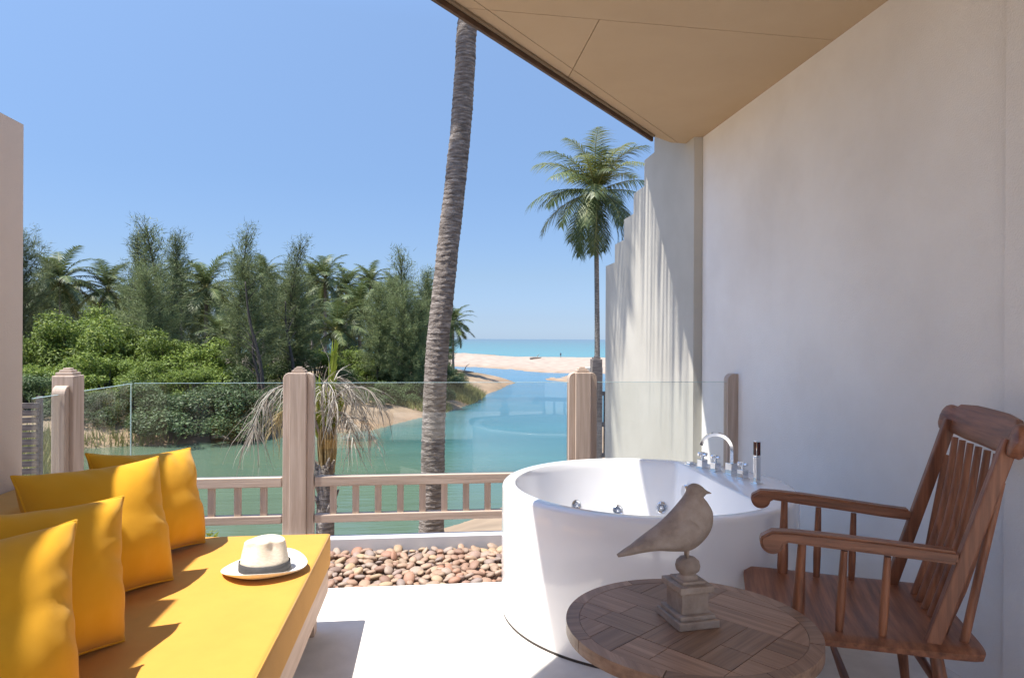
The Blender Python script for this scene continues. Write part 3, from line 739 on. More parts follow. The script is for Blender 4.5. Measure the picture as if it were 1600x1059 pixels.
bm = bmesh.new(); rows = []
for r_, z_ in ((0.0895, 0.009), (0.0915, 0.010), (0.0905, 0.040), (0.088, 0.041)):
    rows.append([bm.verts.new((r_ * math.cos(2 * math.pi * k / n) * 1.10, r_ * math.sin(2 * math.pi * k / n) * 0.94, z_)) for k in range(n)])
for a, b_ in zip(rows, rows[1:]):
    for k in range(n): bm.faces.new((a[k], a[(k + 1) % n], b_[(k + 1) % n], b_[k]))
obj('band', bm, M['band'], hat, smooth=True)

# ------------------------------------------------------------------ bathtub
TX, TY, TR_, TZ = 1.080, 3.345, 0.722, 0.630
CH = 0.375      # inner flat side, towards the wall
tub = thing('bathtub', 'round white freestanding bathtub with flat tap ledge beside the wall', 'bathtub', (TX, TY, 0))
n = 256
def inner_pt(a, r, ch, cr=0.07):
    """circle cut by a flat side at x = ch, corners softened"""
    x, y = r * math.cos(a), r * math.sin(a)
    if x > ch - 1e-9:
        k = ch / max(1e-6, math.cos(a)); 
        rr = min(r, k)
        # smooth minimum
        sm = 0.010; h = max(0.0, min(1.0, 0.5 + 0.5 * (r - k) / sm)); rr = r * (1 - h) + k * h - sm * h * (1 - h)
        return rr * math.cos(a), rr * math.sin(a)
    return x, y
bm = bmesh.new(); rows = []
for r_, z_ in [(TR_ - 0.004, 0.012), (TR_, 0.02), (TR_ + 0.001, 0.30), (TR_, TZ - 0.022), (TR_ - 0.003, TZ - 0.010), (TR_ - 0.010, TZ - 0.003), (TR_ - 0.020, TZ)]:
    rows.append([bm.verts.new((r_ * math.cos(2 * math.pi * k / n), r_ * math.sin(2 * math.pi * k / n), z_)) for k in range(n)])
for d_, z_, chd in [(0.060, TZ, 0.0), (0.0635, TZ - 0.0012, 0.002), (0.067, TZ - 0.006, 0.004), (0.074, TZ - 0.05, 0.009), (0.105, 0.42, 0.028), (0.125, 0.27, 0.045), (0.150, 0.19, 0.07), (0.20, 0.150, 0.11), (0.28, 0.135, 0.18), (0.45, 0.128, 0.30), (0.60, 0.125, 0.35)]:
    rows.append([bm.verts.new((*inner_pt(2 * math.pi * k / n, TR_ - d_, max(0.03, CH - chd)), z_)) for k in range(n)])
for a, b_ in zip(rows, rows[1:]):
    for k in range(n): bm.faces.new((a[k], a[(k + 1) % n], b_[(k + 1) % n], b_[k]))
bm.faces.new(rows[-1])
bmesh.ops.recalc_face_normals(bm, faces=bm.faces)
o = obj('tub_shell', bm, M['acrylic'], tub, smooth=True, angle=60)
bm = bmesh.new(); add_lathe(bm, [(TR_ - 0.012, 0.0), (TR_ - 0.004, 0.0), (TR_ - 0.004, 0.014), (TR_ - 0.02, 0.014)], 96); obj('base_gap', bm, M['seam'], tub)
def jet(px, py, r=0.033):
    # jets sit on the far inner wall
    d = (at(px, py, F=1.0) - CAM); best = None
    for k in range(1, 4000):
        p = CAM + d * (2.8 + k * 0.0005)
        lx, ly = p.x - TX, p.y - TY; rr = TR_ - (0.105 + (0.42 - p.z) / 0.15 * 0.02 if p.z < 0.42 else 0.095)
        if math.hypot(lx, ly) > rr and p.y > TY: best = p; break
    if best is None: return
    lx, ly = best.x - TX, best.y - TY; nn_ = Vector((-lx, -ly, 0.12)).normalized()
    q = nn_.to_track_quat('Z', 'Y').to_matrix()
    b1 = bmesh.new(); add_lathe(b1, [(r, 0), (r, 0.006), (r * 0.86, 0.010), (r * 0.72, 0.005), (r * 0.60, 0.004), (r * 0.52, 0.009), (r * 0.40, 0.004), (0.0, 0.004)], 28)
    for v in b1.verts: v.co = q @ v.co + Vector((lx, ly, best.z))
    j = obj('jet', b1, M['jetring'], tub, smooth=True, angle=40)
    b1 = bmesh.new(); add_lathe(b1, [(r * 0.22, 0.005), (r * 0.20, 0.013), (0, 0.014)], 16)
    for v in b1.verts: v.co = q @ v.co + Vector((lx, ly, best.z))
    obj('nozzle', b1, M['chrome'], j, smooth=True)
for px, py, r in ((1034, 793, 0.034), (965, 797, 0.032), (900, 789, 0.032)): jet(px, py, r)
op = at(1124, 767, z=0.50)
bm = bmesh.new(); add_lathe(bm, [(0.038, 0), (0.040, 0.006), (0.036, 0.016), (0.0, 0.018)], 32)
q = Vector((-1, 0, 0.06)).to_track_quat('Z', 'Y').to_matrix()
for v in bm.verts: v.co = q @ v.co + Vector((CH - 0.030, op.y - TY, 0.50))
obj('overflow_knob', bm, M['chrome'], tub, smooth=True, angle=40)
# tap fittings on the ledge: parts of the tub
def lp(px, py): p = at(px, py, z=TZ); return Vector((p.x - TX, p.y - TY, TZ))
tdir = lp(1097, 730) - lp(1160, 746); trot = Matrix.Rotation(math.atan2(tdir.y, tdir.x), 3, 'Z')
def cross_handle(px, py):
    p = lp(px, py); b1 = bmesh.new()
    add_box(b1, p + Vector((0, 0, 0.003)), (0.052, 0.052, 0.006), 0.001, trot)
    add_box(b1, p + Vector((0, 0, 0.028)), (0.040, 0.040, 0.044), 0.0015, trot)
    base_ = obj('tap_base', b1, M['chrome'], tub)
    b1 = bmesh.new(); add_tube(b1, [p + Vector((0, 0, 0.05)), p + Vector((0, 0, 0.068))], 0.009, 16)
    for k in range(2):
        d = Matrix.Rotation(math.pi / 2 * k, 3, 'Z') @ Vector((0.031, 0, 0)); d = trot @ d
        add_tube(b1, [p - d + Vector((0, 0, 0.078)), p + d + Vector((0, 0, 0.078))], 0.0075, 12)
    add_tube(b1, [p + Vector((0, 0, 0.066)), p + Vector((0, 0, 0.090))], 0.013, 18)
    obj('cross_handle', b1, M['chrome'], base_, smooth=True, angle=40)
for px, py in ((1097.5, 731), (1118, 736), (1160.5, 748)): cross_handle(px, py)
p = lp(1078.5, 726); bm = bmesh.new(); add_box(bm, p + Vector((0, 0, 0.004)), (0.05, 0.05, 0.008), 0.002, trot); add_box(bm, p + Vector((0, 0, 0.014)), (0.030, 0.030, 0.012), 0.002, trot)
obj('diverter_button', bm, M['chrome'], tub)
p = lp(1143, 741); bm = bmesh.new(); add_box(bm, p + Vector((0, 0, 0.003)), (0.058, 0.058, 0.006), 0.001, trot); add_box(bm, p + Vector((0, 0, 0.034)), (0.046, 0.046, 0.058), 0.0015, trot)
sb = obj('spout_base', bm, M['chrome'], tub)
bm = bmesh.new(); dirs = Vector((-0.86, 0.35, 0)).normalized(); path = [p + Vector((0, 0, 0.06)), p + Vector((0, 0, 0.13))]
for k in range(0, 15):
    a = math.pi * 0.93 * k / 14; path.append(p + dirs * (0.080 * (1 - math.cos(a))) + Vector((0, 0, 0.135 + 0.078 * math.sin(a))))
side = Vector((-dirs.y, dirs.x, 0)); rg = []
for i, c_ in enumerate(path):
    t = (path[min(i + 1, len(path) - 1)] - path[max(i - 1, 0)]).normalized(); nr_ = t.cross(side)
    rg.append([bm.verts.new(c_ + side * sx * 0.020 + nr_ * sy * 0.008) for sx, sy in ((-1, -1), (1, -1), (1, 1), (-1, 1))])
for a, b_ in zip(rg, rg[1:]):
    for k in range(4): bm.faces.new((a[k], a[(k + 1) % 4], b_[(k + 1) % 4], b_[k]))
bm.faces.new(rg[0][::-1]); bm.faces.new(rg[-1]); bmesh.ops.bevel(bm, geom=[e_ for e_ in bm.edges if e_.calc_face_angle(0) > 1.2], offset=0.0015, segments=2, affect='EDGES')
obj('spout', bm, M['chrome'], sb, smooth=True, angle=35)
p = lp(1182.5, 756); bm = bmesh.new(); add_box(bm, p + Vector((0, 0, 0.004)), (0.042, 0.042, 0.008), 0.001, trot); add_box(bm, p + Vector((0, 0, 0.072)), (0.024, 0.028, 0.130), 0.003, trot)
hs_ = obj('hand_shower', bm, M['chrome'], tub)
bm = bmesh.new(); add_box(bm, p + Vector((0, 0, 0.178)), (0.024, 0.028, 0.078), 0.003, trot); obj('shower_face', bm, M['chrome'], hs_)
bm = bmesh.new(); add_box(bm, p + trot @ Vector((0.0, 0.0145, 0.178)) , (0.016, 0.002, 0.066), 0.0, trot); add_box(bm, p + trot @ Vector((-0.0125, 0.0, 0.178)), (0.002, 0.020, 0.066), 0.0, trot); obj('shower_plate', bm, pm('dark_amber_plate', (0.06, 0.012, 0.01), rough=0.25), hs_)

# ------------------------------------------------------------------ round table with parquet top
tc_ = at(1080, 529.5, F=2.06); TBZ = 0.50; TBR = 0.372
tb = thing('round_table', 'round low table with a patchwork parquet top in front of the bathtub', 'table', (tc_.x, tc_.y, 0))
# substrate under the boards
bm = bmesh.new(); add_lathe(bm, [(0, TBZ - 0.040), (TBR - 0.008, TBZ - 0.040), (TBR - 0.003, TBZ - 0.034), (TBR - 0.003, TBZ - 0.006), (0, TBZ - 0.006)], 96)
obj('table_core', bm, M['plank_x'], tb, smooth=True, angle=30)
ri = TBR - 0.040; NS = 8
for k in range(NS):
    a0, a1 = 2 * math.pi * (k + 0.3) / NS + 0.004, 2 * math.pi * (k + 1.3) / NS - 0.004; m_ = 14
    pts = [(TBR * math.cos(a0 + (a1 - a0) * i / m_), TBR * math.sin(a0 + (a1 - a0) * i / m_)) for i in range(m_ + 1)]
    pts += [(ri * math.cos(a1 - (a1 - a0) * i / m_), ri * math.sin(a1 - (a1 - a0) * i / m_)) for i in range(m_ + 1)]
    bm = bmesh.new(); add_prism(bm, pts, TBZ - 0.036, TBZ)
    obj('rim_segment', bm, M['plank_x' if k % 2 else 'plank_y'], tb)
circ = 64; g_ = 0.0010; rot_a = math.radians(38)
cpoly = [((ri - g_) * math.cos(2 * math.pi * k / circ), (ri - g_) * math.sin(2 * math.pi * k / circ)) for k in range(circ)]
cs = 0.285; rp_ = random.Random(11)
for ci in range(-3, 3):
    for cj in range(-3, 3):
        nb = 3; horiz = (ci + cj) % 2 == 0
        xo = 0.09; yo = 0.05
        for b_ in range(nb):
            wdt = cs / nb
            if horiz: r = (ci * cs + xo, cj * cs + yo + b_ * wdt, cs, wdt)
            else: r = (ci * cs + xo + b_ * wdt, cj * cs + yo, wdt, cs)
            # some boards are cut short and joined from two offcuts
            pieces = [r]
            if rp_.random() < 0.3:
                f = rp_.uniform(.35, .65)
                pieces = [(r[0], r[1], r[2] * f, r[3]), (r[0] + r[2] * f, r[1], r[2] * (1 - f), r[3])] if horiz else [(r[0], r[1], r[2], r[3] * f), (r[0], r[1] + r[3] * f, r[2], r[3] * (1 - f))]
            for (x, y, w_, h_) in pieces:
                P = cpoly
                P = clip_half(P, 1, 0, -(x + g_)); P = clip_half(P, -1, 0, x + w_ - g_) if len(P) > 2 else P
                P = clip_half(P, 0, 1, -(y + g_)) if len(P) > 2 else P; P = clip_half(P, 0, -1, y + h_ - g_) if len(P) > 2 else P
                if len(P) < 3 or area(P) < 1e-4: continue
                bm = bmesh.new(); add_prism(bm, P, TBZ - 0.006, TBZ - rp_.uniform(0, 0.0007))
                o = obj('plank', bm, M['plank_x' if horiz else 'plank_y'], tb); o.rotation_euler = (0, 0, rot_a)
bm = bmesh.new(); add_lathe(bm, [(0.05, 0.05), (0.045, 0.12), (0.032, 0.2), (0.05, 0.28), (0.036, 0.36), (0.07, TBZ - 0.041)], 32); obj('pedestal', bm, M['plank_z'], tb, smooth=True)
for k in range(3):
    bm = bmesh.new(); a = 2 * math.pi * k / 3 + 0.4; d = Vector((math.cos(a), math.sin(a), 0))
    add_tube(bm, [d * 0.03 + Vector((0, 0, 0.12)), d * 0.12 + Vector((0, 0, 0.10)), d * 0.22 + Vector((0, 0, 0.04)), d * 0.28 + Vector((0, 0, 0.018))], [0.03, 0.028, 0.022, 0.017], 10); obj('foot', bm, M['plank_z'], tb, smooth=True)

# ------------------------------------------------------------------ dove statue
sp_ = at(1076, 529.5, F=2.075); st_rot = math.atan2(F0.y * 0.031 * 1 + R0.y * 0.121, R0.x * 0.121 + F0.x * 0.031)
dove = thing('dove_statue', 'weathered stone dove perched on a ball above a stepped plinth, on the round table', 'statue', (sp_.x, sp_.y, TBZ), st_rot); dove.scale = (1, 1, 0.945)
bm = bmesh.new()
add_box(bm, (0, 0, 0.0125), (0.132, 0.150, 0.025), 0.004)
add_box(bm, (0, 0, 0.032), (0.116, 0.130, 0.014), 0.004)
add_box(bm, (0, 0, 0.0725), (0.088, 0.098, 0.068), 0.003)
add_box(bm, (0, 0, 0.1165), (0.112, 0.124, 0.021), 0.004)
add_box(bm, (0, 0, 0.132), (0.076, 0.084, 0.011), 0.004)
obj('plinth', bm, M['stone'], dove)
bm = bmesh.new(); add_lathe(bm, [(0.033, 0.1375), (0.030, 0.142), (0.022, 0.148), (0.024, 0.152), (0.034, 0.162), (0.0375, 0.176), (0.034, 0.191), (0.022, 0.202), (0.0, 0.206)], 32)
for v in bm.verts: v.co += Vector((0.0, 0, 0)) + Vector((0.002 * noise.noise(v.co * 30), 0.002 * noise.noise(v.co * 31 + Vector((5, 0, 0))), 0))
obj('ball', bm, M['stone'], dove, smooth=True)
# body axis in the local XZ plane (x: towards the beak), measured against the plinth
def dpx(px, py): return ((px - 1077) / 515.0 * 1.12, (980 - py) / 515.0)
spine = [(978, 864, .003, .014), (998, 857, .009, .022), (1020, 847, .016, .030), (1040, 833, .027, .038), (1058, 819, .038, .044), (1075, 806, .046, .047),
         (1088, 797, .044, .044), (1092, 787, .034, .036), (1090, 777, .0265, .029), (1089.5, 769, .0255, .0265), (1092, 762.5, .0215, .023), (1098, 760.5, .014, .016)]
# cross-sections by upper and lower outline measured in the photo
outline = [ # top(px,py), bottom(px,py), half width
 ((971, 862), (973, 867), .006), ((985, 853), (990, 865), .016), ((1002, 843), (1008, 862), .025), ((1020, 829), (1030, 861), .034),
 ((1036, 816), (1055, 864), .042), ((1050, 802), (1080, 864), .047), ((1062, 788), (1100, 849), .0475), ((1071, 776), (1112, 829), .043),
 ((1075, 768), (1114, 806), .036), ((1076, 763), (1107, 789), .029), ((1077.5, 759.5), (1100, 779.5), .0255), ((1081, 756.3), (1101, 777.5), .023), ((1086, 754.6), (1103, 775.5), .020), ((1093, 756.2), (1105, 773.8), .014), ((1099, 760.5), (1106, 773.0), .008)]
bm = bmesh.new(); rows = []; n = 28
fine = []
for i in range(len(outline) - 1):
    for k in range(4):
        t = k / 4
        def cr(f):
            P = [f(outline[max(0, i - 1)]), f(outline[i]), f(outline[i + 1]), f(outline[min(len(outline) - 1, i + 2)])]
            return 0.5 * (2 * P[1] + (P[2] - P[0]) * t + (2 * P[0] - 5 * P[1] + 4 * P[2] - P[3]) * t * t + (3 * P[1] - P[0] - 3 * P[2] + P[3]) * t ** 3)
        fine.append((cr(lambda o_: o_[0][0]), cr(lambda o_: o_[0][1]), cr(lambda o_: o_[1][0]), cr(lambda o_: o_[1][1]), cr(lambda o_: o_[2])))
lo = outline[-1]; fine.append((lo[0][0], lo[0][1], lo[1][0], lo[1][1], lo[2]))
for (ax_, ay_, bx_, by_, hw) in fine:
    T = Vector((*dpx(ax_, ay_),)); Bq = Vector((*dpx(bx_, by_),)); c_ = (T + Bq) / 2; h_ = (T - Bq) / 2
    rows.append([bm.verts.new((c_.x + h_.x * math.cos(2 * math.pi * k / n), hw * math.sin(2 * math.pi * k / n), c_.y + h_.y * math.cos(2 * math.pi * k / n))) for k in range(n)])
for a, b_ in zip(rows, rows[1:]):
    for k in range(n): bm.faces.new((a[k], a[(k + 1) % n], b_[(k + 1) % n], b_[k]))
bm.faces.new(rows[0][::-1]); bm.faces.new(rows[-1]); bmesh.ops.recalc_face_normals(bm, faces=bm.faces)
obj('body', bm, M['stone'], dove, smooth=True)
bm = bmesh.new(); rows = []
for px, pt, pb, hw in ((1096, 759, 774, .0095), (1101, 763, 774.2, .0065), (1107, 768, 773.8, .0035), (1113.5, 772, 773.4, .0008)):
    tx, tz = dpx(px, pt); _, bz = dpx(px, pb); rows.append([bm.verts.new((tx, hw * math.sin(2 * math.pi * k / 12), (tz + bz) / 2 + (tz - bz) / 2 * math.cos(2 * math.pi * k / 12))) for k in range(12)])
for a, b_ in zip(rows, rows[1:]):
    for k in range(12): bm.faces.new((a[k], a[(k + 1) % 12], b_[(k + 1) % 12], b_[k]))
bm.faces.new(rows[-1]); obj('beak', bm, M['stone'], dove, smooth=True)
SEC = [(Vector(dpx(a_, b__)), Vector(dpx(c__, d__)), h__) for (a_, b__, c__, d__, h__) in fine]
def flank(X, Z):
    P_ = Vector((X, Z)); best = (1e9, 0)
    for T_, B_, h__ in SEC:
        d_ = B_ - T_; t_ = max(0, min(1, (P_ - T_).dot(d_) / max(1e-9, d_.length_squared))); ds = (P_ - T_ - d_ * t_).length
        if ds < best[0]: best = (ds, h__ * math.sqrt(max(0, 1 - (2 * t_ - 1) ** 2)))
    return best[1]
for s in (-1, 1):
    # folded wing: a leaf-shaped shell lying on the flank
    bm = bmesh.new(); wl = [((989, 852), (992, 853)), ((1003, 842), (1010, 856)), ((1022, 829), (1035, 858)), ((1040, 817), (1060, 860)), ((1056, 808), (1078, 858)), ((1068, 806), (1088, 850)), ((1076, 812), (1092, 838)), ((1083, 822), (1090, 828))]
    hwid = [.0255, .033, .041, .0475, .0515, .0520, .0505, .048]; rws = []
    for i, ((tx, ty), (bx, by)) in enumerate(wl):
        row = []
        for k in range(9):
            f = k / 8; X, Z = dpx(tx + (bx - tx) * f, ty + (by - ty) * f); bul = math.sin(f * math.pi) ** 0.5
            row.append(bm.verts.new((X, s * (flank(X, Z) + (0.0070 if 0 < k < 8 and 0 < i < 7 else -0.003)), Z)))
        rws.append(row)
    for a, b_ in zip(rws, rws[1:]):
        for k in range(8): bm.faces.new((a[k], a[k + 1], b_[k + 1], b_[k]))
    if s > 0: bmesh.ops.reverse_faces(bm, faces=bm.faces[:])
    obj('wing', bm, M['stone'], dove, smooth=True)
    bm = bmesh.new(); ex, ez = dpx(1092, 765.5); bmesh.ops.create_icosphere(bm, subdivisions=2, radius=0.0032, matrix=Matrix.Translation((ex, s * 0.0205, ez))); obj('eye', bm, M['stone'], dove, smooth=True)
    bm = bmesh.new(); lx, lz = dpx(1076 + (1 if s > 0 else -2), 862); add_tube(bm, [(lx, s * 0.012, lz + .02), (lx, s * 0.012, 0.203)], [0.007, 0.0042], 10)
    for tq in (-0.5, 0, 0.5): add_tube(bm, [(lx, s * 0.012, 0.2045), (lx + 0.016 * math.cos(tq), s * 0.012 + 0.016 * math.sin(tq), 0.200)], [0.0035, 0.002], 6)
    obj('foot', bm, M['stone'], dove, smooth=True)

# ------------------------------------------------------------------ armchair
chair = thing('armchair', 'reddish brown wooden spindle-back armchair with scrolled arms against the grey wall', 'armchair', (1.460, 2.266, 0), math.radians(-23.6))
# local: +x to the back, +y to the wall side; the seat is at z 0.42
SZ = 0.425
bm = bmesh.new(); Nx, Ny = 26, 26; tops = []; bots = []
def seat_out(x, y): return x, y
for i in range(Nx + 1):
    rt, rb = [], []
    for j in range(Ny + 1):
        u, v = -1 + 2 * i / Nx, -1 + 2 * j / Ny
        # superellipse mapping for rounded corners, slightly wider at the front
        k = 1 - 0.045 * (u ** 6) * (v ** 6)
        x = 0.342 * u * k + 0.012; y = 0.325 * v * k * (1.0 - 0.03 * u)
        dish = 0.020 * math.exp(-((u - 0.15) ** 2 / 0.35 + v * v / 0.40))
        ed = max(abs(u), abs(v)); rd = 0.010 * max(0, (ed - 0.93) / 0.07) ** 2
        rt.append(bm.verts.new((x, y, SZ - dish - rd))); rb.append(bm.verts.new((x * 0.985, y * 0.985, SZ - 0.042 + rd)))
    tops.append(rt); bots.append(rb)
for G, fl in ((tops, 0), (bots, 1)):
    for i in range(Nx):
        for j in range(Ny):
            q = (G[i][j], G[i + 1][j], G[i + 1][j + 1], G[i][j + 1]); bm.faces.new(q[::-1] if fl else q)
for i in range(Nx):
    bm.faces.new((tops[i][0], bots[i][0], bots[i + 1][0], tops[i + 1][0])); bm.faces.new((tops[i + 1][Ny], bots[i + 1][Ny], bots[i][Ny], tops[i][Ny]))
for j in range(Ny):
    bm.faces.new((tops[0][j + 1], bots[0][j + 1], bots[0][j], tops[0][j])); bm.faces.new((tops[Nx][j], bots[Nx][j], bots[Nx][j + 1], tops[Nx][j + 1]))
bmesh.ops.recalc_face_normals(bm, faces=bm.faces)
obj('seat', bm, M['teak_y'], chair, smooth=True, angle=50)
AZ = 0.708   # underside of the arm at the front spindle
for s in (-1, 1):
    # arm: scrolled front, a flat bar running back to the post, drawn as a side profile and extruded across
    pts_top = []; r = 0.037; cx_, cz_ = -0.262, AZ - 0.004
    prof = []
    for k in range(0, 17):        # scroll from the underside round the front to the top
        a = math.radians(-20 - 200 * k / 16); prof.append((cx_ + r * math.cos(a), cz_ + r * math.sin(a)))
    top_l = [(-0.262, AZ + 0.033), (-0.20, AZ + 0.034), (-0.10, AZ + 0.030), (0.05, AZ + 0.020), (0.18, AZ + 0.010), (0.270, AZ + 0.004)]
    bot_l = [(0.270, AZ - 0.036), (0.18, AZ - 0.031), (0.05, AZ - 0.021), (-0.10, AZ - 0.011), (-0.19, AZ - 0.004), (-0.214, AZ - 0.002), (-0.226, AZ - 0.010)]
    prof = prof[:-1] + top_l + bot_l
    bm = bmesh.new()
    def frm(a, z, t, s=s): return Vector((a, s * (0.268 + 0.040 * max(0, min(1, (0.2 - a) / 0.45))) + t, z))
    add_prism(bm, prof, -0.027, 0.027, frame=frm)
    bmesh.ops.bevel(bm, geom=[e_ for e_ in bm.edges if e_.calc_face_angle(0) > 1.1], offset=0.008, segments=3, affect='EDGES')
    obj('arm', bm, M['teak_x'], chair, smooth=True, angle=38)
    for i, (xs, r0_, zt) in enumerate(((-0.175, 0.0165, AZ - 0.006), (-0.050, 0.0135, AZ - 0.020), (0.075, 0.0130, AZ - 0.030))):
        bm = bmesh.new(); yb = s * 0.262; yt = s * (0.268 + 0.040 * (0.2 - xs) / 0.45)
        P0, P1 = Vector((xs - 0.006, yb, SZ - 0.004)), Vector((xs + 0.004, yt, zt))
        hs2 = [0, .1, .3, .55, .8, 1]; rr_ = [r0_ * 1.15, r0_ * 1.25, r0_ * 1.2, r0_, r0_ * .85, r0_ * .78] if i == 0 else [r0_ * .85, r0_ * .95, r0_ * 1.05, r0_, r0_ * .88, r0_ * .78]
        add_tube(bm, [P0.lerp(P1, h) for h in hs2], rr_, 16); obj('arm_spindle', bm, M['teak_z'], chair, smooth=True, angle=50)
    # back post
    bm = bmesh.new(); P0, P1 = Vector((0.205, s * 0.266, SZ - 0.01)), Vector((0.408, s * 0.275, 1.055))
    d = P1 - P0; q = Matrix((Vector((d.z, 0, -d.x)).normalized(), Vector((0, 1, 0)), d.normalized())).transposed()
    add_box(bm, (P0 + P1) / 2, (0.042, 0.036, d.length), 0.006, q); obj('back_post', bm, M['teak_z'], chair)
    # rear brace outside the post
    bm = bmesh.new(); add_tube(bm, [(0.300, s * 0.235, SZ - 0.01), (0.345, s * 0.245, SZ + .25), (0.390, s * 0.262, SZ + 0.50)], [0.013, 0.0125, 0.010], 12); obj('brace_spindle', bm, M['teak_z'], chair, smooth=True, angle=50)
for k in range(6):
    y = -0.195 + 0.39 * k / 5; bm = bmesh.new(); P0, P1 = Vector((0.262, y * 0.88, SZ - 0.006)), Vector((0.400, y, 1.00))
    bow = Vector((0.022, 0, 0))
    add_tube(bm, [P0, P0.lerp(P1, .25) + bow * .7, P0.lerp(P1, .5) + bow, P0.lerp(P1, .75) + bow * .7, P1], [.0115, .0135, .0135, .0125, .0105], 14); obj('back_spindle', bm, M['teak_z'], chair, smooth=True, angle=50)
# crest rail: slab with raised middle and rolled ends
bm = bmesh.new()
pts = [(-0.345, 1.055), (-0.338, 1.085), (-0.318, 1.103), (-0.29, 1.108), (-0.262, 1.103), (-0.248, 1.100), (-0.245, 1.114), (-0.12, 1.122), (0.12, 1.122), (0.245, 1.114), (0.248, 1.100), (0.262, 1.103), (0.29, 1.108), (0.318, 1.103), (0.338, 1.085), (0.345, 1.055),
       (0.338, 1.025), (0.315, 1.008), (0.285, 1.006), (0.262, 1.016), (0.240, 1.008), (0.12, 1.000), (-0.12, 1.000), (-0.240, 1.008), (-0.262, 1.016), (-0.285, 1.006), (-0.315, 1.008), (-0.338, 1.025)]
tilt = math.atan2(0.203, 0.64)
def cfr(y, z, t):
    bowx = 0.022 * (1 - (y / 0.30) ** 2); y *= 1.06
    return Vector((0.415 + (z - 1.055) * math.tan(tilt) + bowx + t * math.cos(tilt), y, z - t * math.sin(tilt)))
# build as strips so the crest can bow
ys = np.linspace(-0.345, 0.345, 47)
def outl(y):
    top_ = [(p[0], p[1]) for p in pts[:16]]; bo_ = [(p[0], p[1]) for p in pts[16:]][::-1]; bo_ = [(-0.345, 1.055)] + bo_ + [(0.345, 1.055)]
    return np.interp(y, [p[0] for p in top_], [p[1] for p in top_]), np.interp(y, [p[0] for p in bo_], [p[1] for p in bo_])
rows = []
for y in ys:
    zt, zb = outl(y); end = max(0.0, (abs(y) - 0.25) / 0.095); th = 0.014 + 0.009 * math.sin(min(1, end) * math.pi) ** 0.6 if end > 0 else 0.014
    zt = max(zt, zb + 0.004); row = []
    for k in range(14):
        a = 2 * math.pi * k / 14; cz = (zt + zb) / 2; hz = (zt - zb) / 2
        ca2, sa2 = math.cos(a), math.sin(a); pw = 0.55
        row.append(bm.verts.new(cfr(y, cz + hz * math.copysign(abs(sa2) ** pw, sa2), th * math.copysign(abs(ca2) ** pw, ca2))))
    rows.append(row)
for a, b_ in zip(rows, rows[1:]):
    for k in range(14): bm.faces.new((a[k], a[(k + 1) % 14], b_[(k + 1) % 14], b_[k]))
bm.faces.new(rows[0][::-1]); bm.faces.new(rows[-1]); bmesh.ops.recalc_face_normals(bm, faces=bm.faces)
obj('crest_rail', bm, M['teak_y'], chair, smooth=True, angle=45)
for (x, y) in ((-0.24, -0.24), (-0.24, 0.24), (0.22, -0.24), (0.22, 0.24)):
    bm = bmesh.new(); fx = x * 1.22; fy = y * 1.2
    add_tube(bm, [(x, y, SZ - 0.03), (x * 1.06, y * 1.06, 0.30), (x * 1.13, y * 1.12, 0.16), (fx, fy, 0.0)], [.019, .021, .019, .014], 14); obj('leg', bm, M['teak_z'], chair, smooth=True, angle=50)
for s in (-1, 1):
    bm = bmesh.new(); add_tube(bm, [(-0.268, s * 0.268, 0.17), (0, s * 0.268, 0.17), (0.246, s * 0.268, 0.17)], [.011, .016, .011], 12); obj('stretcher', bm, M['teak_x'], chair, smooth=True, angle=50)
bm = bmesh.new(); add_tube(bm, [(0, -0.26, 0.17), (0, 0, 0.17), (0, 0.26, 0.17)], [.011, .015, .011], 12); obj('stretcher', bm, M['teak_y'], chair, smooth=True, angle=50)
bm = bmesh.new(); add_tube(bm, [(0.236, -0.262, 0.27), (0.236, 0, 0.27), (0.236, 0.262, 0.27)], [.011, .015, .011], 12); obj('stretcher', bm, M['teak_y'], chair, smooth=True, angle=50)

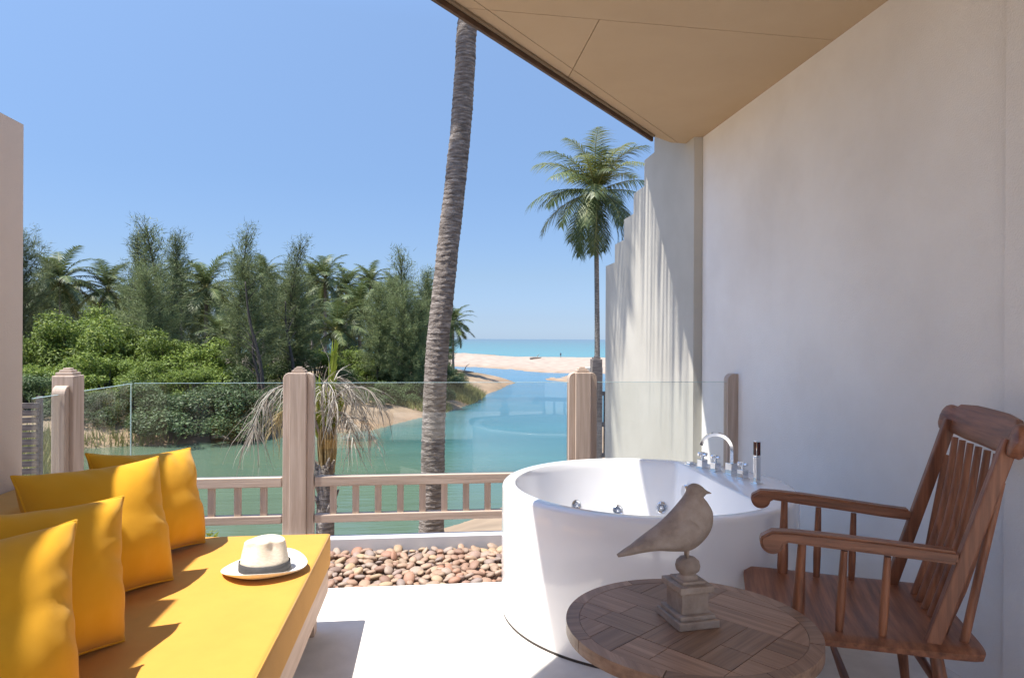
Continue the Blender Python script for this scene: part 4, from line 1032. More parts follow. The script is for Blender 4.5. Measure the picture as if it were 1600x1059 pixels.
# ------------------------------------------------------------------ vegetation generators
def frond_mesh(name, elev, L=3.2, droop=1.5, nl=34, leaf=0.75, hang=0.5, mat=None, seed=0, curl=0.0, width=0.045, ragged=0.15):
    """one pinnate frond starting at the origin and growing towards +X"""
    r = np.random.RandomState(seed); S = 40
    th = math.radians(elev); pos = np.zeros((S + 1, 3)); tg = np.zeros((S + 1, 3)); p = np.zeros(3)
    for i in range(S + 1):
        t = i / S; a = th - droop * t ** 1.6; d = np.array([math.cos(a), 0, math.sin(a)]); tg[i] = d; pos[i] = p; p = p + d * (L / S)
    V, Fq = [], []
    # rachis as a flattened triangle strip tube
    for i in range(S + 1):
        w_ = 0.030 * (1 - i / S) + 0.006; nrm_ = np.array([-tg[i][2], 0, tg[i][0]])
        V += [pos[i] + np.array([0, -w_, 0]), pos[i] + np.array([0, w_, 0]), pos[i] - nrm_ * w_ * 1.3]
    for i in range(S):
        for k in range(3):
            a, b_ = 3 * i + k, 3 * i + (k + 1) % 3; Fq.append((a, b_, b_ + 3)); Fq.append((a, b_ + 3, a + 3))
    mats = [1] * len(Fq)
    for j in range(nl):
        t = 0.12 + 0.87 * j / (nl - 1); f = t * S; i = min(S - 1, int(f)); fr_ = f - i
        base = pos[i] * (1 - fr_) + pos[i + 1] * fr_; T = tg[i]; nrm_ = np.array([-T[2], 0, T[0]])
        ll = leaf * (0.45 + 0.55 * math.sin(math.pi * min(1, (t - 0.05) * 1.05)) ** 0.6) * (1 if t < 0.9 else 0.7)
        for s in (-1, 1):
            l = ll * (1 + ragged * r.randn()); fwd = 0.35 + 0.55 * t + 0.1 * r.randn(); sidev = np.array([0, s, 0.0])
            d0 = sidev + T * fwd + nrm_ * (0.20 * (1 - hang) + 0.08 * r.randn()); d0 /= np.linalg.norm(d0)
            p0 = base.copy(); seg = 3; wv = T - d0 * np.dot(T, d0); wv /= (np.linalg.norm(wv) + 1e-9); b0 = len(V); d = d0.copy()
            for k in range(seg + 1):
                q = k / seg; ww = width * (0.6 + 0.8 * q if q < 0.34 else 1.05 * (1 - q) + 0.05)
                V += [p0 - wv * ww / 2, p0 + wv * ww / 2]
                d = d + np.array([0, 0, -1]) * (hang * (0.35 + 0.6 * q) + curl * q * r.rand()); d /= np.linalg.norm(d); p0 = p0 + d * l / seg
            for k in range(seg):
                a = b0 + 2 * k; Fq += [(a, a + 1, a + 3), (a, a + 3, a + 2)]; mats += [0, 0]
    me = fastmesh(name, V, Fq, mat or M['palmleaf']); me.materials.append(M['rachis'] if mat is not M['deadleaf'] else M['deadleaf'])
    me.polygons.foreach_set('material_index', np.array(mats[:len(me.polygons)], dtype=np.int32)); me.update()
    return me
ELS = (78, 60, 42, 22, 2, -22, -50)
FR = {}
for i, el in enumerate(ELS):
    FR[el] = frond_mesh('frond', el, L=3.1, droop=1.35 if el > 30 else (1.0 if el > -10 else 0.6), nl=40, leaf=0.72, hang=0.30 if el > 30 else 0.55, seed=i, width=0.075)
FP = {el: frond_mesh('frond', el, L=3.3, droop=1.25 if el > 30 else 1.05, nl=54, leaf=0.90, hang=0.45 if el > 30 else 0.70, mat=M['palmleaf_pale' if el in (78, 42) else 'palmleaf'], seed=20 + i, width=0.050) for i, el in enumerate(ELS)}

def trunk_tube(name, pts, rads, mat, parent, n=12, rings=0, seed=0):
    path = beziers(pts, 10); m_ = len(path); rr = np.interp(np.linspace(0, 1, m_), np.linspace(0, 1, len(rads)), rads)
    bm = bmesh.new(); add_tube(bm, path, list(rr), n); return obj(name, bm, mat, parent, smooth=True)

def palm(px, F, ycrown, label, scale=1.0, lean=0.0, seed=0, group=None, meshes=None, nfr=20, name='coconut_palm', base_px=None, rt=0.13, pattern=None, coconuts=False):
    meshes = meshes or FR; r = random.Random(seed)
    top = at(px, ycrown, F=F); bp_ = at(base_px if base_px is not None else px + lean, 600, F=F); zb = gz(bp_.x, bp_.y) - 0.1
    root = thing(name, label, 'palm tree', (bp_.x, bp_.y, zb), 0, group); off = Vector((bp_.x, bp_.y, zb))
    tt = top - off; b_ = Vector((0, 0, 0)); mid = b_.lerp(tt, 0.5) + Vector((tt.x * -0.12, 0, 0))
    trunk_tube('trunk', [b_, b_.lerp(mid, .5) , mid, tt], [rt * 1.5, rt * 1.05, rt * .9, rt * .8], M['palmbark'], root, n=10)
    pats = pattern or [(78, 3), (60, 4), (42, 4), (22, 5), (2, 5), (-22, 5), (-50, 3)]; scale = scale * (1.15 if meshes is FP else 0.92)
    a = r.uniform(0, 6.28)
    for el, k in pats:
        for j in range(k):
            a += 2.39996 + r.uniform(-.25, .25)
            o = link('frond', meshes[el], root, tt + Vector((0, 0, 0.05 * r.random()))); o.rotation_euler = (r.uniform(-.12, .12), r.uniform(-.12, .12), a); q = scale * r.uniform(.88, 1.08); o.scale = (q, q, q)
    if coconuts:
        for k in range(7):
            bm = bmesh.new(); aa = k * 0.9 + .3; bmesh.ops.create_icosphere(bm, subdivisions=2, radius=0.105, matrix=Matrix.Translation(tt + Vector((0.20 * math.cos(aa), 0.20 * math.sin(aa), -0.12 - 0.08 * (k % 2)))) @ Matrix.Diagonal((1, 1, 1.2, 1)))
            obj('coconut', bm, M['coco'], root, smooth=True)
    return root

def casuarina_meshes(seed, H=10.0, spread=1.8, n_br=70, dens=11, upswept=0.9):
    """slender trunk, rising limbs and drooping needle sprays"""
    r = np.random.RandomState(seed); V, Fq = [], []; wood = bmesh.new()
    bend = r.uniform(-.35, .35, 2)
    def tr(z): q = z / H; return Vector((bend[0] * q * q * 2 + 0.12 * math.sin(q * 6 + seed), bend[1] * q * q * 2, z))
    add_tube(wood, [tr(H * k / 12) for k in range(13)], [0.13 * (1 - k / 12.6) + 0.008 for k in range(13)], 7)
    for b_ in range(n_br):
        q = 0.16 + 0.82 * (b_ / n_br) ** 0.9; z = q * H; a = b_ * 2.4 + r.uniform(-.4, .4)
        prof_ = (math.sin(min(1, (q - 0.05) * 1.0) * math.pi) ** 0.6 * 0.75 + 0.25) * (1 - 0.25 * q); l = spread * prof_ * r.uniform(.6, 1.15)
        up = upswept * (0.35 + 1.9 * q * q); p = tr(z); d = Vector((math.cos(a), math.sin(a), up)).normalized(); pts = [p.copy()]
        for k in range(5):
            d = (d + Vector((r.uniform(-.18, .18), r.uniform(-.18, .18), -0.06 + 0.05 * r.rand()))).normalized(); p = p + d * (l / 5); pts.append(p.copy())
        add_tube(wood, pts, [0.028 * (1 - q * .6), .02, .015, .011, .007, .004], 4, caps=False)
        for k in range(1, 6):
            for c in range(3):
                cp = pts[k - 1].lerp(pts[k], r.rand()) + Vector(r.uniform(-.16, .16, 3)); tipd = (d * 0.8 + Vector((r.uniform(-.7, .7), r.uniform(-.7, .7), r.uniform(-.1, .8)))).normalized()
                for s in range(max(3, int(dens * (1.15 - 0.85 * q * q)))):
                    nd = (tipd + Vector(r.uniform(-.75, .75, 3)) + Vector((0, 0, -0.12))).normalized(); nl_ = r.uniform(.18, .50); st = cp + Vector(r.uniform(-.24, .24, 3))
                    sd = nd.cross(Vector(r.uniform(-1, 1, 3))).normalized() * r.uniform(.010, .022); b0 = len(V)
                    e_ = st + nd * nl_ + Vector((0, 0, -0.08 * nl_)); V += [tuple(st - sd), tuple(st + sd), tuple(e_)]; Fq.append((b0, b0 + 1, b0 + 2))
    me = fastmesh('needles', V, Fq, M['casu']); wm = bpy.data.meshes.new('trunk'); wood.to_mesh(wm); wood.free(); wm.materials.append(M['bark'])
    wm.polygons.foreach_set('use_smooth', [True] * len(wm.polygons))
    return wm, me
CAS = [casuarina_meshes(1, spread=3.0, dens=20), casuarina_meshes(2, spread=3.8, n_br=84, dens=20), casuarina_meshes(3, spread=2.6, n_br=66, dens=15), casuarina_meshes(4, spread=4.2, n_br=90, dens=20, upswept=0.6), casuarina_meshes(5, spread=2.5, n_br=60, dens=8, upswept=1.3)]
def casuarina(px, F, ytop, kind, label, wid=1.0, group='casuarina trees on the far bank'):
    top = at(px, ytop, F=F); zb = gz(top.x, top.y) - 0.1; H = top.z - zb; s = H / 10.0
    r = random.Random(int(px * 7 + F)); root = thing('casuarina_tree', label, 'tree', (top.x, top.y, zb), r.uniform(0, 6.28), group); root.scale = (s * wid, s * wid, s)
    link('trunk', CAS[kind][0], root); link('crown', CAS[kind][1], root); return root

def bush_mesh(seed, mat, nleaf=19000, size=0.068, lobes=24, rx=2.2, rz=1.7, tall=False):
    r = np.random.RandomState(seed); C = []
    wood = bmesh.new()
    for k in range(lobes):
        a = r.uniform(0, 6.28); q = r.rand() ** 0.5; x, y = rx * 0.72 * q * math.cos(a), rx * 0.72 * q * math.sin(a); z = rz * (0.45 + 1.25 * (1 - q * q) ** 0.5 * r.uniform(.6, 1.0)); C.append((x, y, z * r.uniform(.85, 1.12), r.uniform(.24, .70)))
        add_tube(wood, [(0.1 * math.cos(a), 0.1 * math.sin(a), 0), (x * .45, y * .45, z * .45), (x, y, z)], [.06, .04, .012], 5, caps=False)
    for k in range(lobes // 2):
        a = r.uniform(0, 6.28); x, y = rx * 0.85 * math.cos(a), rx * 0.85 * math.sin(a); C.append((x, y, r.uniform(.35, .9), r.uniform(.4, .65)))
    C = np.array(C); w_ = C[:, 3] ** 2; w_ /= w_.sum(); ci = r.choice(len(C), nleaf, p=w_)
    d = r.randn(nleaf, 3); d /= np.linalg.norm(d, axis=1)[:, None]; rad_ = C[ci, 3] * (0.55 + 0.5 * r.rand(nleaf) ** 0.6) * (1 + 0.25 * np.sin(d[:, 0] * 7 + ci) * np.sin(d[:, 2] * 6 + ci * 2))
    P = C[ci, :3] + d * rad_[:, None]; P[:, 2] = np.maximum(P[:, 2], 0.03)
    nrm_ = d * 0.7 + r.randn(nleaf, 3) * 0.6 + np.array([0, 0, 0.5]); nrm_ /= np.linalg.norm(nrm_, axis=1)[:, None]
    t = np.cross(nrm_, r.randn(nleaf, 3)); t /= np.linalg.norm(t, axis=1)[:, None]; b_ = np.cross(nrm_, t); s = size * r.uniform(.6, 1.25, nleaf)[:, None]
    V = np.stack([P - t * s, P - b_ * s * .42, P + t * s, P + b_ * s * .42], 1).reshape(-1, 3); Fq = np.arange(nleaf * 4).reshape(-1, 4)
    me = fastmesh('foliage', V, Fq, mat); wm = bpy.data.meshes.new('stems'); wood.to_mesh(wm); wood.free(); wm.materials.append(M['bark'])
    return wm, me
BB = [bush_mesh(11, M['bush_bright']), bush_mesh(12, M['bush_bright'], rx=2.0, rz=1.9), bush_mesh(13, M['bush_bright'], rx=2.5, rz=1.5)]
BD = [bush_mesh(14, M['bush_dark'], nleaf=13000, size=0.07), bush_mesh(15, M['bush_dark'], nleaf=13000, size=0.07, rz=1.4), bush_mesh(16, M['bush_dark'], nleaf=12000, size=0.075, rx=2.6, rz=1.3)]
def bush(px, F, ytop, kind, bright, label, wid=1.0, group='shrubs along the far bank'):
    top = at(px, ytop, F=F); zb = gz(top.x, top.y) - 0.12; H = max(0.6, top.z - zb); s = H / 3.1; r = random.Random(int(px * 3 + F * 5))
    root = thing('shrub', label, 'shrub', (top.x, top.y, zb), r.uniform(0, 6.28), group); root.scale = (max(s, .45) * wid, max(s, .45) * wid, s)
    wm, me = (BB if bright else BD)[kind]; link('stems', wm, root); link('foliage', me, root); return root

# ------------------------------------------------------------------ far bank planting
G1 = 'coconut palms in the wood on the far bank'
palm(95, 46, 438, 'coconut palm with yellowing lower fronds, leftmost of the palm row above the bright shrubs', 1.0, seed=1, group=G1)
palm(168, 48, 452, 'coconut palm beside the tall grey-green casuarina, second palm from the left', 1.0, seed=2, group=G1)
palm(322, 44, 452, 'full round coconut palm standing in the gap between two tall casuarinas', 1.05, seed=3, group=G1)
palm(283, 60, 440, 'smaller coconut palm just left behind the full round palm', .95, seed=4, group=G1)
palm(412, 58, 432, 'coconut palm whose tip shows between the two wispy casuarinas', .9, seed=5, group=G1)
palm(508, 54, 438, 'dark coconut palm with the highest tip in the middle of the wood', 1.0, seed=6, group=G1)
palm(488, 62, 440, 'coconut palm half hidden left behind the dark middle palm', .9, seed=7, group=G1)
palm(541, 58, 448, 'coconut palm just right of the dark middle palm', .95, seed=8, group=G1)
palm(562, 48, 484, 'coconut palm with pale arching fronds in the middle of the wood', 1.0, seed=9, group=G1)
palm(525, 42, 516, 'low coconut palm with spreading fronds above the near dry palm', .95, seed=10, group=G1)
palm(578, 62, 440, 'tall coconut palm left of the wispy casuarina near the big trunk', .9, seed=11, group=G1)
palm(615, 66, 458, 'coconut palm top deep in the wood behind the wispy casuarina', .9, seed=12, group=G1)
palm(472, 46, 492, 'low coconut palm below the second wispy casuarina', .9, seed=13, group=G1)
palm(345, 40, 525, 'small low coconut palm right of the bright shrubs', .75, seed=14, group=G1)
palm(50, 52, 470, 'coconut palm at the left edge of the wood beside the wall', .9, seed=15, group=G1)
palm(668, 64, 470, 'coconut palm top just left of the big near trunk', .85, seed=16, group=G1)
palm(708, 58, 505, 'slim coconut palm standing alone at the end of the wood above the beach', .78, seed=17, group=G1, rt=.10)

casuarina(42, 40, 378, 1, 'dark casuarina at the left edge of the wood beside the shaded wall')
casuarina(72, 52, 410, 0, 'casuarina behind the leftmost palm', 1.0)
casuarina(222, 38, 372, 2, 'wispy casuarina forming the left half of the tall left clump', .9)
casuarina(252, 37, 355, 4, 'airy tall casuarina with the highest top left of the round palm', 1.25)
casuarina(272, 40, 372, 2, 'casuarina forming the right edge of the tall left clump', .9)
casuarina(238, 35, 425, 3, 'broad lower casuarina at the foot of the tall left clump', .9)
casuarina(375, 34, 368, 4, 'thin wispy casuarina with a bare feathery tip, right of the round palm', 1.0)
casuarina(392, 33, 412, 1, 'broad olive casuarina with a dark trunk reaching down to the bank', .95)
casuarina(426, 38, 430, 0, 'olive casuarina between the two feathery tips')
casuarina(452, 36, 384, 4, 'thin wispy casuarina with a feathery tip, in the middle of the wood', 1.1)
casuarina(468, 37, 425, 3, 'broad casuarina under the middle feathery tip', .8)
casuarina(592, 38, 452, 0, 'olive casuarina right of the pale arching palm')
casuarina(604, 41, 445, 1, 'dense casuarina left of the brownish feathery crown', .8)
casuarina(636, 40, 404, 4, 'casuarina with a brownish feathery crown near the big trunk', 1.4)
casuarina(628, 38, 452, 3, 'broad olive casuarina below the brownish feathery crown', .75)
casuarina(663, 42, 428, 2, 'narrow casuarina hidden partly by the big near trunk')
casuarina(648, 38, 480, 1, 'bushy casuarina at the waterside just left of the big trunk', .85)
casuarina(690, 44, 470, 0, 'casuarina behind the big trunk at the end of the wood', .8)
rr = random.Random(77)
for k, px in enumerate(range(-40, 700, 26)):
    casuarina(px + rr.uniform(-9, 9), rr.uniform(58, 74), rr.uniform(448, 476) + (14 if px > 600 else 0), rr.choice((0, 1, 3)), 'olive green tree in the crowded back row of the wood', 1.15, group='trees of the back row of the wood')

bright = [(70, 33, 520, 0, 1.1), (112, 34, 500, 1, 1.1), (165, 33, 506, 2, 1.15), (212, 34, 514, 0, 1.1), (262, 33, 524, 1, 1.1), (310, 33, 528, 2, 1.1), (150, 37, 488, 1, 1.1), (345, 33, 562, 0, 1.1), (90, 30.5, 560, 2, 1.2), (235, 30, 566, 0, 1.2), (300, 30, 572, 1, 1.2), (170, 30.5, 556, 1, 1.2)]
names = ['leftmost of the upper row', 'second of the upper row', 'third of the upper row', 'fourth of the upper row', 'fifth of the upper row', 'rightmost of the upper row', 'topmost, behind the row', 'small one at the right end', 'leftmost of the lower row', 'third of the lower row', 'rightmost of the lower row', 'second of the lower row']
for (b_, nm) in zip(bright, names): bush(b_[0], b_[1], b_[2], b_[3], True, 'bright green leafy shrub on the far bank, ' + nm, b_[4], group='bright green shrubs on the far bank')
bush(492, 38, 545, 1, True, 'bright green shrub behind the upright leaf of the dry palm', 1.2)
bush(555, 39, 548, 0, True, 'green shrub right of the upright leaf of the dry palm', 1.2)
bush(420, 38, 560, 2, True, 'green shrub left of the middle railing post, behind dark trunks', 1.0)
dark = [(52, 29, 590), (105, 28.5, 612), (160, 28.5, 606), (215, 28.5, 600), (262, 28, 612), (312, 28, 598), (352, 28.8, 604), (395, 29.5, 606), (432, 30, 596), (475, 31, 592), (520, 32, 596), (560, 33, 600), (600, 34.5, 596), (640, 36, 592), (668, 38, 586), (540, 36, 575), (610, 37.5, 566), (645, 40, 556), (585, 40, 552), (690, 44, 560), (705, 50, 572), (450, 35, 560), (380, 34, 570), (20, 36, 540)]
wh = ['below the left wall edge', 'behind the left post', 'seen through the side glass', 'at the glass corner', 'above the far cushion', 'left of the driftwood log', 'above the driftwood log', 'left of the dry fronds', 'left of the middle post', 'behind the middle post', 'right of the middle post', 'above the drooping dry fronds', 'left of the big trunk, third away', 'left of the big trunk, second away', 'touching the big trunk on its left', 'under the low spreading palm', 'under the broad casuarina', 'beside the bushy casuarina', 'below the olive casuarina', 'behind the big trunk', 'last before the beach, right of the big trunk', 'under the middle feathery tree', 'under the broad olive casuarina', 'beside the shaded wall']
for i, ((px, F, yt), nm) in enumerate(zip(dark, wh)): bush(px, F - 1.5 if px < 430 else F + 1.3, yt - 8 if px < 430 else yt - 2, i % 3, False, 'dark green low shrub at the waterside, ' + nm, 1.25 if yt > 585 else 1.1, group='dark shrubs at the waterside')
# leaning dark trunks in front of the wood
for (p0, p1, F, lab) in (((413, 645), (383, 440), 31, 'thin dark tree trunk leaning left, left of the middle post'), ((402, 640), (396, 520), 31.5, 'short dark tree trunk beside the leaning one'), ((458, 612), (446, 470), 34, 'thin dark tree trunk rising behind the middle post')):
    a, b_ = at(*p0, F=F), at(*p1, F=F); zb = gz(a.x, a.y) - 0.1; root = thing('bare_trunk', lab, 'tree', (a.x, a.y, zb)); a2 = Vector((0, 0, 0)); t2 = b_ - Vector((a.x, a.y, zb))
    trunk_tube('trunk', [a2, a2.lerp(t2, .35) + Vector((.12, 0, 0)), a2.lerp(t2, .7) - Vector((.06, 0, 0)), t2], [.10, .08, .055, .025], M['bark'], root, n=8)
    bm = bmesh.new(); r = random.Random(F)
    for k in range(9):
        q = r.uniform(.4, .95); s_ = a2.lerp(t2, q); d = Vector((r.uniform(-1, 1), r.uniform(-1, 1), .7)).normalized() * r.uniform(.5, 1.1); add_tube(bm, [s_, s_ + d * .5 + Vector((0, 0, .05)), s_ + d], [.025, .015, .006], 5, caps=False)
    obj('branch', bm, M['bark'], root)

# dry grass on the bank tip and left bank
def grass(name, cx, cy, rx, ry, nblade, h, label=None, seed=0):
    r = np.random.RandomState(seed); a = r.uniform(0, 6.28, nblade); q = r.rand(nblade) ** .5
    clx = cx + rx * q * np.cos(a) + 0.3 * r.randn(nblade) * 0.3; cly = cy + ry * q * np.sin(a)
    z, wt, d = ground_z(clx, cly); ok = ~wt; clx, cly, z = clx[ok], cly[ok], z[ok]; k = len(z); d = r.randn(k, 2) * 0.3; hh = h * r.uniform(.5, 1.3, k); w_ = r.uniform(.01, .03, k); th = r.uniform(0, 3.14, k)
    P0 = np.stack([clx - w_ * np.cos(th), cly - w_ * np.sin(th), z - .02], -1); P1 = np.stack([clx + w_ * np.cos(th), cly + w_ * np.sin(th), z - .02], -1); P2 = np.stack([clx + d[:, 0] * hh, cly + d[:, 1] * hh, z + hh], -1)
    me = fastmesh(name, np.stack([P0, P1, P2], 1).reshape(-1, 3), np.arange(k * 3).reshape(-1, 3), M['grass']); o = link(name, me)
    return tag(o, label, 'grass', None, 'stuff')
p = at(716, 612, z=ZW + .5); grass('dry_grass', p.x, p.y, 2.2, 4.0, 7000, .45, 'yellow green grass on the sandy tip right of the big trunk', 1)
p = at(70, 720, z=ZW + .6); grass('dry_grass', p.x, p.y, 6, 7, 16000, .5, 'dry yellow grass on the left bank seen through the side glass', 2)
p = at(640, 640, z=ZW + .3); grass('dry_grass', p.x - 1, p.y + 1.5, 5, 1.6, 6000, .35, 'sparse grass under the shrubs left of the big trunk', 3)

def log(pa, pb, F, r0, lab):
    a, b_ = at(*pa, F=F), at(*pb, F=F); a.z = gz(a.x, a.y) + r0 * .7; b_.z = gz(b_.x, b_.y) + r0 * 1.5; a.z = max(a.z, ZW + r0 * .5); b_.z = max(b_.z, ZW + r0 * .5)
    root = thing('driftwood', lab, 'driftwood', a); trunk_tube('log', [Vector((0, 0, 0)), (b_ - a) * .35 + Vector((0, .1, .06)), (b_ - a) * .7, b_ - a], [r0, r0 * .9, r0 * .7, r0 * .35], M['driftwood'], root, 8)
    bm = bmesh.new(); m_ = (b_ - a) * .6; add_tube(bm, [m_, m_ + Vector((.2, .1, .45)), m_ + Vector((.5, .1, .7))], [r0 * .4, r0 * .25, r0 * .1], 6); obj('snag', bm, M['driftwood'], root)
log((330, 692), (376, 688), 26.3, .10, 'dark driftwood log lying at the water edge on the far bank')
log((828, 565), (846, 564), 122, .25, 'dark driftwood lying on the pale beach')
log((702, 597), (740, 594), 60, .14, 'fallen branch lying on the sandy tip beyond the big trunk')
log((705, 622), (726, 617), 46, .12, 'broken branch in the grass of the sandy tip')

# ------------------------------------------------------------------ right-hand palm
RP = palm(931, 33, 300, 'tall coconut palm with a full shaggy crown beside the stepped wall', .90, seed=41, meshes=FP, base_px=934, rt=.135,
          pattern=[(78, 4), (60, 5), (42, 5), (22, 6), (2, 6), (-22, 6), (-50, 8)], coconuts=True)

# ------------------------------------------------------------------ big near palm
FB = 8.0
tp = [(674, 835), (676, 740), (678, 650), (683, 550), (692, 460), (703, 360), (710, 300), (720, 200), (727, 100), (733, 20)]
base = at(674, 835, F=FB); zb = gz(base.x, base.y) - 0.15
bp = thing('coconut_palm', 'big ringed grey palm trunk crossing the view just beyond the railing', 'palm tree', (base.x, base.y, zb))
pts = [Vector((-0.02, 0.02, 0))] + [at(x, y, F=FB) - Vector((base.x, base.y, zb)) for x, y in tp]
last = pts[-1]; pts += [last + Vector((.30, -0.10, 1.9)), last + Vector((.62, -.35, 4.0))]
path = beziers(pts, 60); S = len(path); ztop = path[-1].z
bm = bmesh.new(); n = 36; r = random.Random(3); rows = []
cum = [0]
for i in range(1, S): cum.append(cum[-1] + (path[i] - path[i - 1]).length)
samples = int(cum[-1] / 0.011); j = 0
marks = [0.0]
while marks[-1] < cum[-1] + 1: marks.append(marks[-1] + r.uniform(.045, .085))
mi = 0
for k in range(samples):
    s = k * 0.011
    while j < S - 2 and cum[j + 1] < s: j += 1
    t = (s - cum[j]) / max(1e-6, cum[j + 1] - cum[j]); p = path[j].lerp(path[j + 1], t)
    while marks[mi + 1] < s: mi += 1
    f0 = s / cum[-1]; rad0 = 0.141 * (1 - f0) + 0.098 * f0 + 0.05 * math.exp(-s / .4)
    row = []
    for q in range(n):
        a = 2 * math.pi * q / n; nz_ = noise.noise(Vector((math.cos(a) * 1.7, math.sin(a) * 1.7, s * 2.2))) ; ss = s + 0.030 * nz_ + .012 * noise.noise(Vector((math.cos(a) * 5, math.sin(a) * 5, s * 6)))
        m2_ = mi
        while m2_ > 0 and marks[m2_] > ss: m2_ -= 1
        while marks[m2_ + 1] < ss: m2_ += 1
        fr_ = (ss - marks[m2_]) / (marks[m2_ + 1] - marks[m2_])
        lip = 0.011 * (1 - fr_) ** 2 * (0.6 + 0.6 * noise.noise(Vector((a * 3, m2_ * 1.7, 0))))
        rr_ = rad0 + lip + .006 * noise.noise(Vector((math.cos(a) * 3, math.sin(a) * 3, s * 3))) + .004 * noise.noise(Vector((math.cos(a) * 9, math.sin(a) * 9, s * 14)))
        row.append(bm.verts.new(p + Vector((rr_ * math.cos(a), rr_ * math.sin(a), 0))))
    rows.append(row)
for a, b_ in zip(rows, rows[1:]):
    for q in range(n): bm.faces.new((a[q], a[(q + 1) % n], b_[(q + 1) % n], b_[q]))
bm.faces.new(rows[-1]); obj('trunk', bm, M['palmbark'], bp, smooth=True)
crown = path[-1].copy(); rg = random.Random(8); a = 0.2
for el, k in [(78, 3), (60, 5), (42, 6), (22, 7), (2, 5)]:
    for j in range(k):
        a += 2.39996 + rg.uniform(-.2, .2); o = link('frond', FP[el], bp, crown); o.rotation_euler = (rg.uniform(-.1, .1), rg.uniform(-.1, .1), a); q = rg.uniform(1.05, 1.3); o.scale = (q, q, q)

# ------------------------------------------------------------------ young dry palm behind the railing
FY = 6.4
b0 = at(509, 835, F=FY); zb = gz(b0.x, b0.y) - .1
yp = thing('young_palm', 'young palm with drooping dry grey fronds and one upright yellow-green leaf behind the railing', 'palm tree', (b0.x, b0.y, zb))
off = Vector((b0.x, b0.y, zb)); P = lambda x, y, f=FY: at(x, y, F=f) - off
path = [Vector((0, 0, 0)), P(507, 900), P(508, 830), P(509, 770), P(510, 725)]
trunk_tube('trunk', path, [.10, .085, .085, .080, .07], M['palmbark'], yp, 14)
bm = bmesh.new(); r = random.Random(4)
for k in range(26):      # old leaf bases, chevroned
    a = r.uniform(0, 6.28); z_ = P(509, r.uniform(730, 822)).z; c_ = Vector((0, 0, z_)) + Vector((P(509, 780).x, P(509, 780).y, 0)); d = Vector((math.cos(a), math.sin(a), 0)); add_tube(bm, [c_ + d * .05, c_ + d * .085 + Vector((0, 0, .07)), c_ + d * .12 + Vector((0, 0, .13))], [.03, .022, .008], 6)
obj('leaf_base', bm, M['palmbark'], yp, smooth=True)
bm = bmesh.new()
for k in range(150):
    a = r.uniform(0, 6.28); q = r.uniform(.03, .085); c_ = P(511 + 0, 725); d = Vector((math.cos(a) * q, math.sin(a) * q, 0)); h_ = r.uniform(.2, .36); add_tube(bm, [c_ + d * .75 - Vector((0, 0, .08)), c_ + d + Vector((0, 0, h_ * .5)), c_ + d * 1.1 + Vector((0, 0, h_))], [.007, .006, .003], 4, caps=False)
obj('fibre_sheath', bm, M['fibre'], yp)
bm = bmesh.new()
# upright folded leaves
for (x0, y0, x1, y1, w_, tip) in ((508, 690, 524, 530, .075, 0), (506, 700, 497, 596, .065, 1), (511, 690, 512, 620, .05, 2), (509, 700, 536, 622, .05, 3), (507, 705, 488, 640, .045, 4), (508, 710, 500, 630, .06, 5)):
    a_, b_ = P(x0, y0), P(x1, y1); d = (b_ - a_); L2 = d.length; d.normalize(); side = (R0 - d * R0.dot(d)).normalized()
    for k in range(46):
        f = k / 45; c_ = a_ + d * L2 * f * .86; s = 1 if k % 2 else -1; ww = w_ * (1 - f * .65)
        t_ = c_ + d * (.28 * (1 - f * .4)) + side * s * ww * r.uniform(.5, 1.1) + F0 * r.uniform(-.03, .03); sd = side * .009
        v = [bm.verts.new(c_ - sd + F0 * r.uniform(-.01, .01)), bm.verts.new(c_ + sd), bm.verts.new(c_.lerp(t_, .5) + side * s * .012), bm.verts.new(t_)]
        bm.faces.new((v[0], v[1], v[2])); bm.faces.new((v[0], v[2], v[3]))
    add_tube(bm, [a_ - d * .15, a_ + d * L2 * .5, b_], [.018, .012, .004], 6)
obj('upright_leaf', bm, M['spear'], yp)
def dry_frond(path, nl, leaf, seed, wid=.008, hang=1.0):
    r = random.Random(seed); P_ = beziers(path, 10); b1 = bmesh.new(); add_tube(b1, P_, [.012 * (1 - i / len(P_)) + .003 for i in range(len(P_))], 5, caps=False)
    for k in range(nl):
        i = r.uniform(.15, .99) * (len(P_) - 2); q = P_[int(i)].lerp(P_[int(i) + 1], i % 1); t = (P_[int(i) + 1] - P_[int(i)]).normalized()
        sd = t.cross(Vector((r.uniform(-1, 1), r.uniform(-1, 1), r.uniform(-1, 1)))).normalized(); d = (sd * .8 + t * .8).normalized(); l = leaf * r.uniform(.4, 1.15); c_ = q.copy(); vv = []; wv = Vector((r.uniform(-1, 1), r.uniform(-1, 1), 0)).normalized()
        segs = 5
        for j in range(segs + 1):
            w_ = wid * (1 - j / segs * .85); vv.append((b1.verts.new(c_ - wv * w_), b1.verts.new(c_ + wv * w_))); d = (d + Vector((r.uniform(-.25, .25), r.uniform(-.25, .25), -.45 * hang))).normalized(); c_ = c_ + d * l / segs
        for (a1, a2), (c1, c2) in zip(vv, vv[1:]): b1.faces.new((a1, a2, c2, c1))
    return b1
specs = [([(508, 700), (475, 620), (435, 605), (402, 650), (393, 690)], 120, .42), ([(508, 700), (480, 640), (445, 640), (420, 680)], 90, .36), ([(510, 700), (512, 620), (530, 590), (556, 622), (575, 665)], 110, .40),
         ([(511, 700), (520, 630), (548, 606), (580, 612), (596, 640)], 80, .30), ([(510, 700), (520, 650), (540, 650), (556, 700)], 100, .38), ([(509, 700), (503, 630), (507, 598), (520, 612), (528, 660)], 90, .36), ([(510, 700), (530, 660), (562, 655), (585, 690)], 60, .30), ([(509, 700), (516, 620), (540, 600), (552, 640)], 90, .36)]
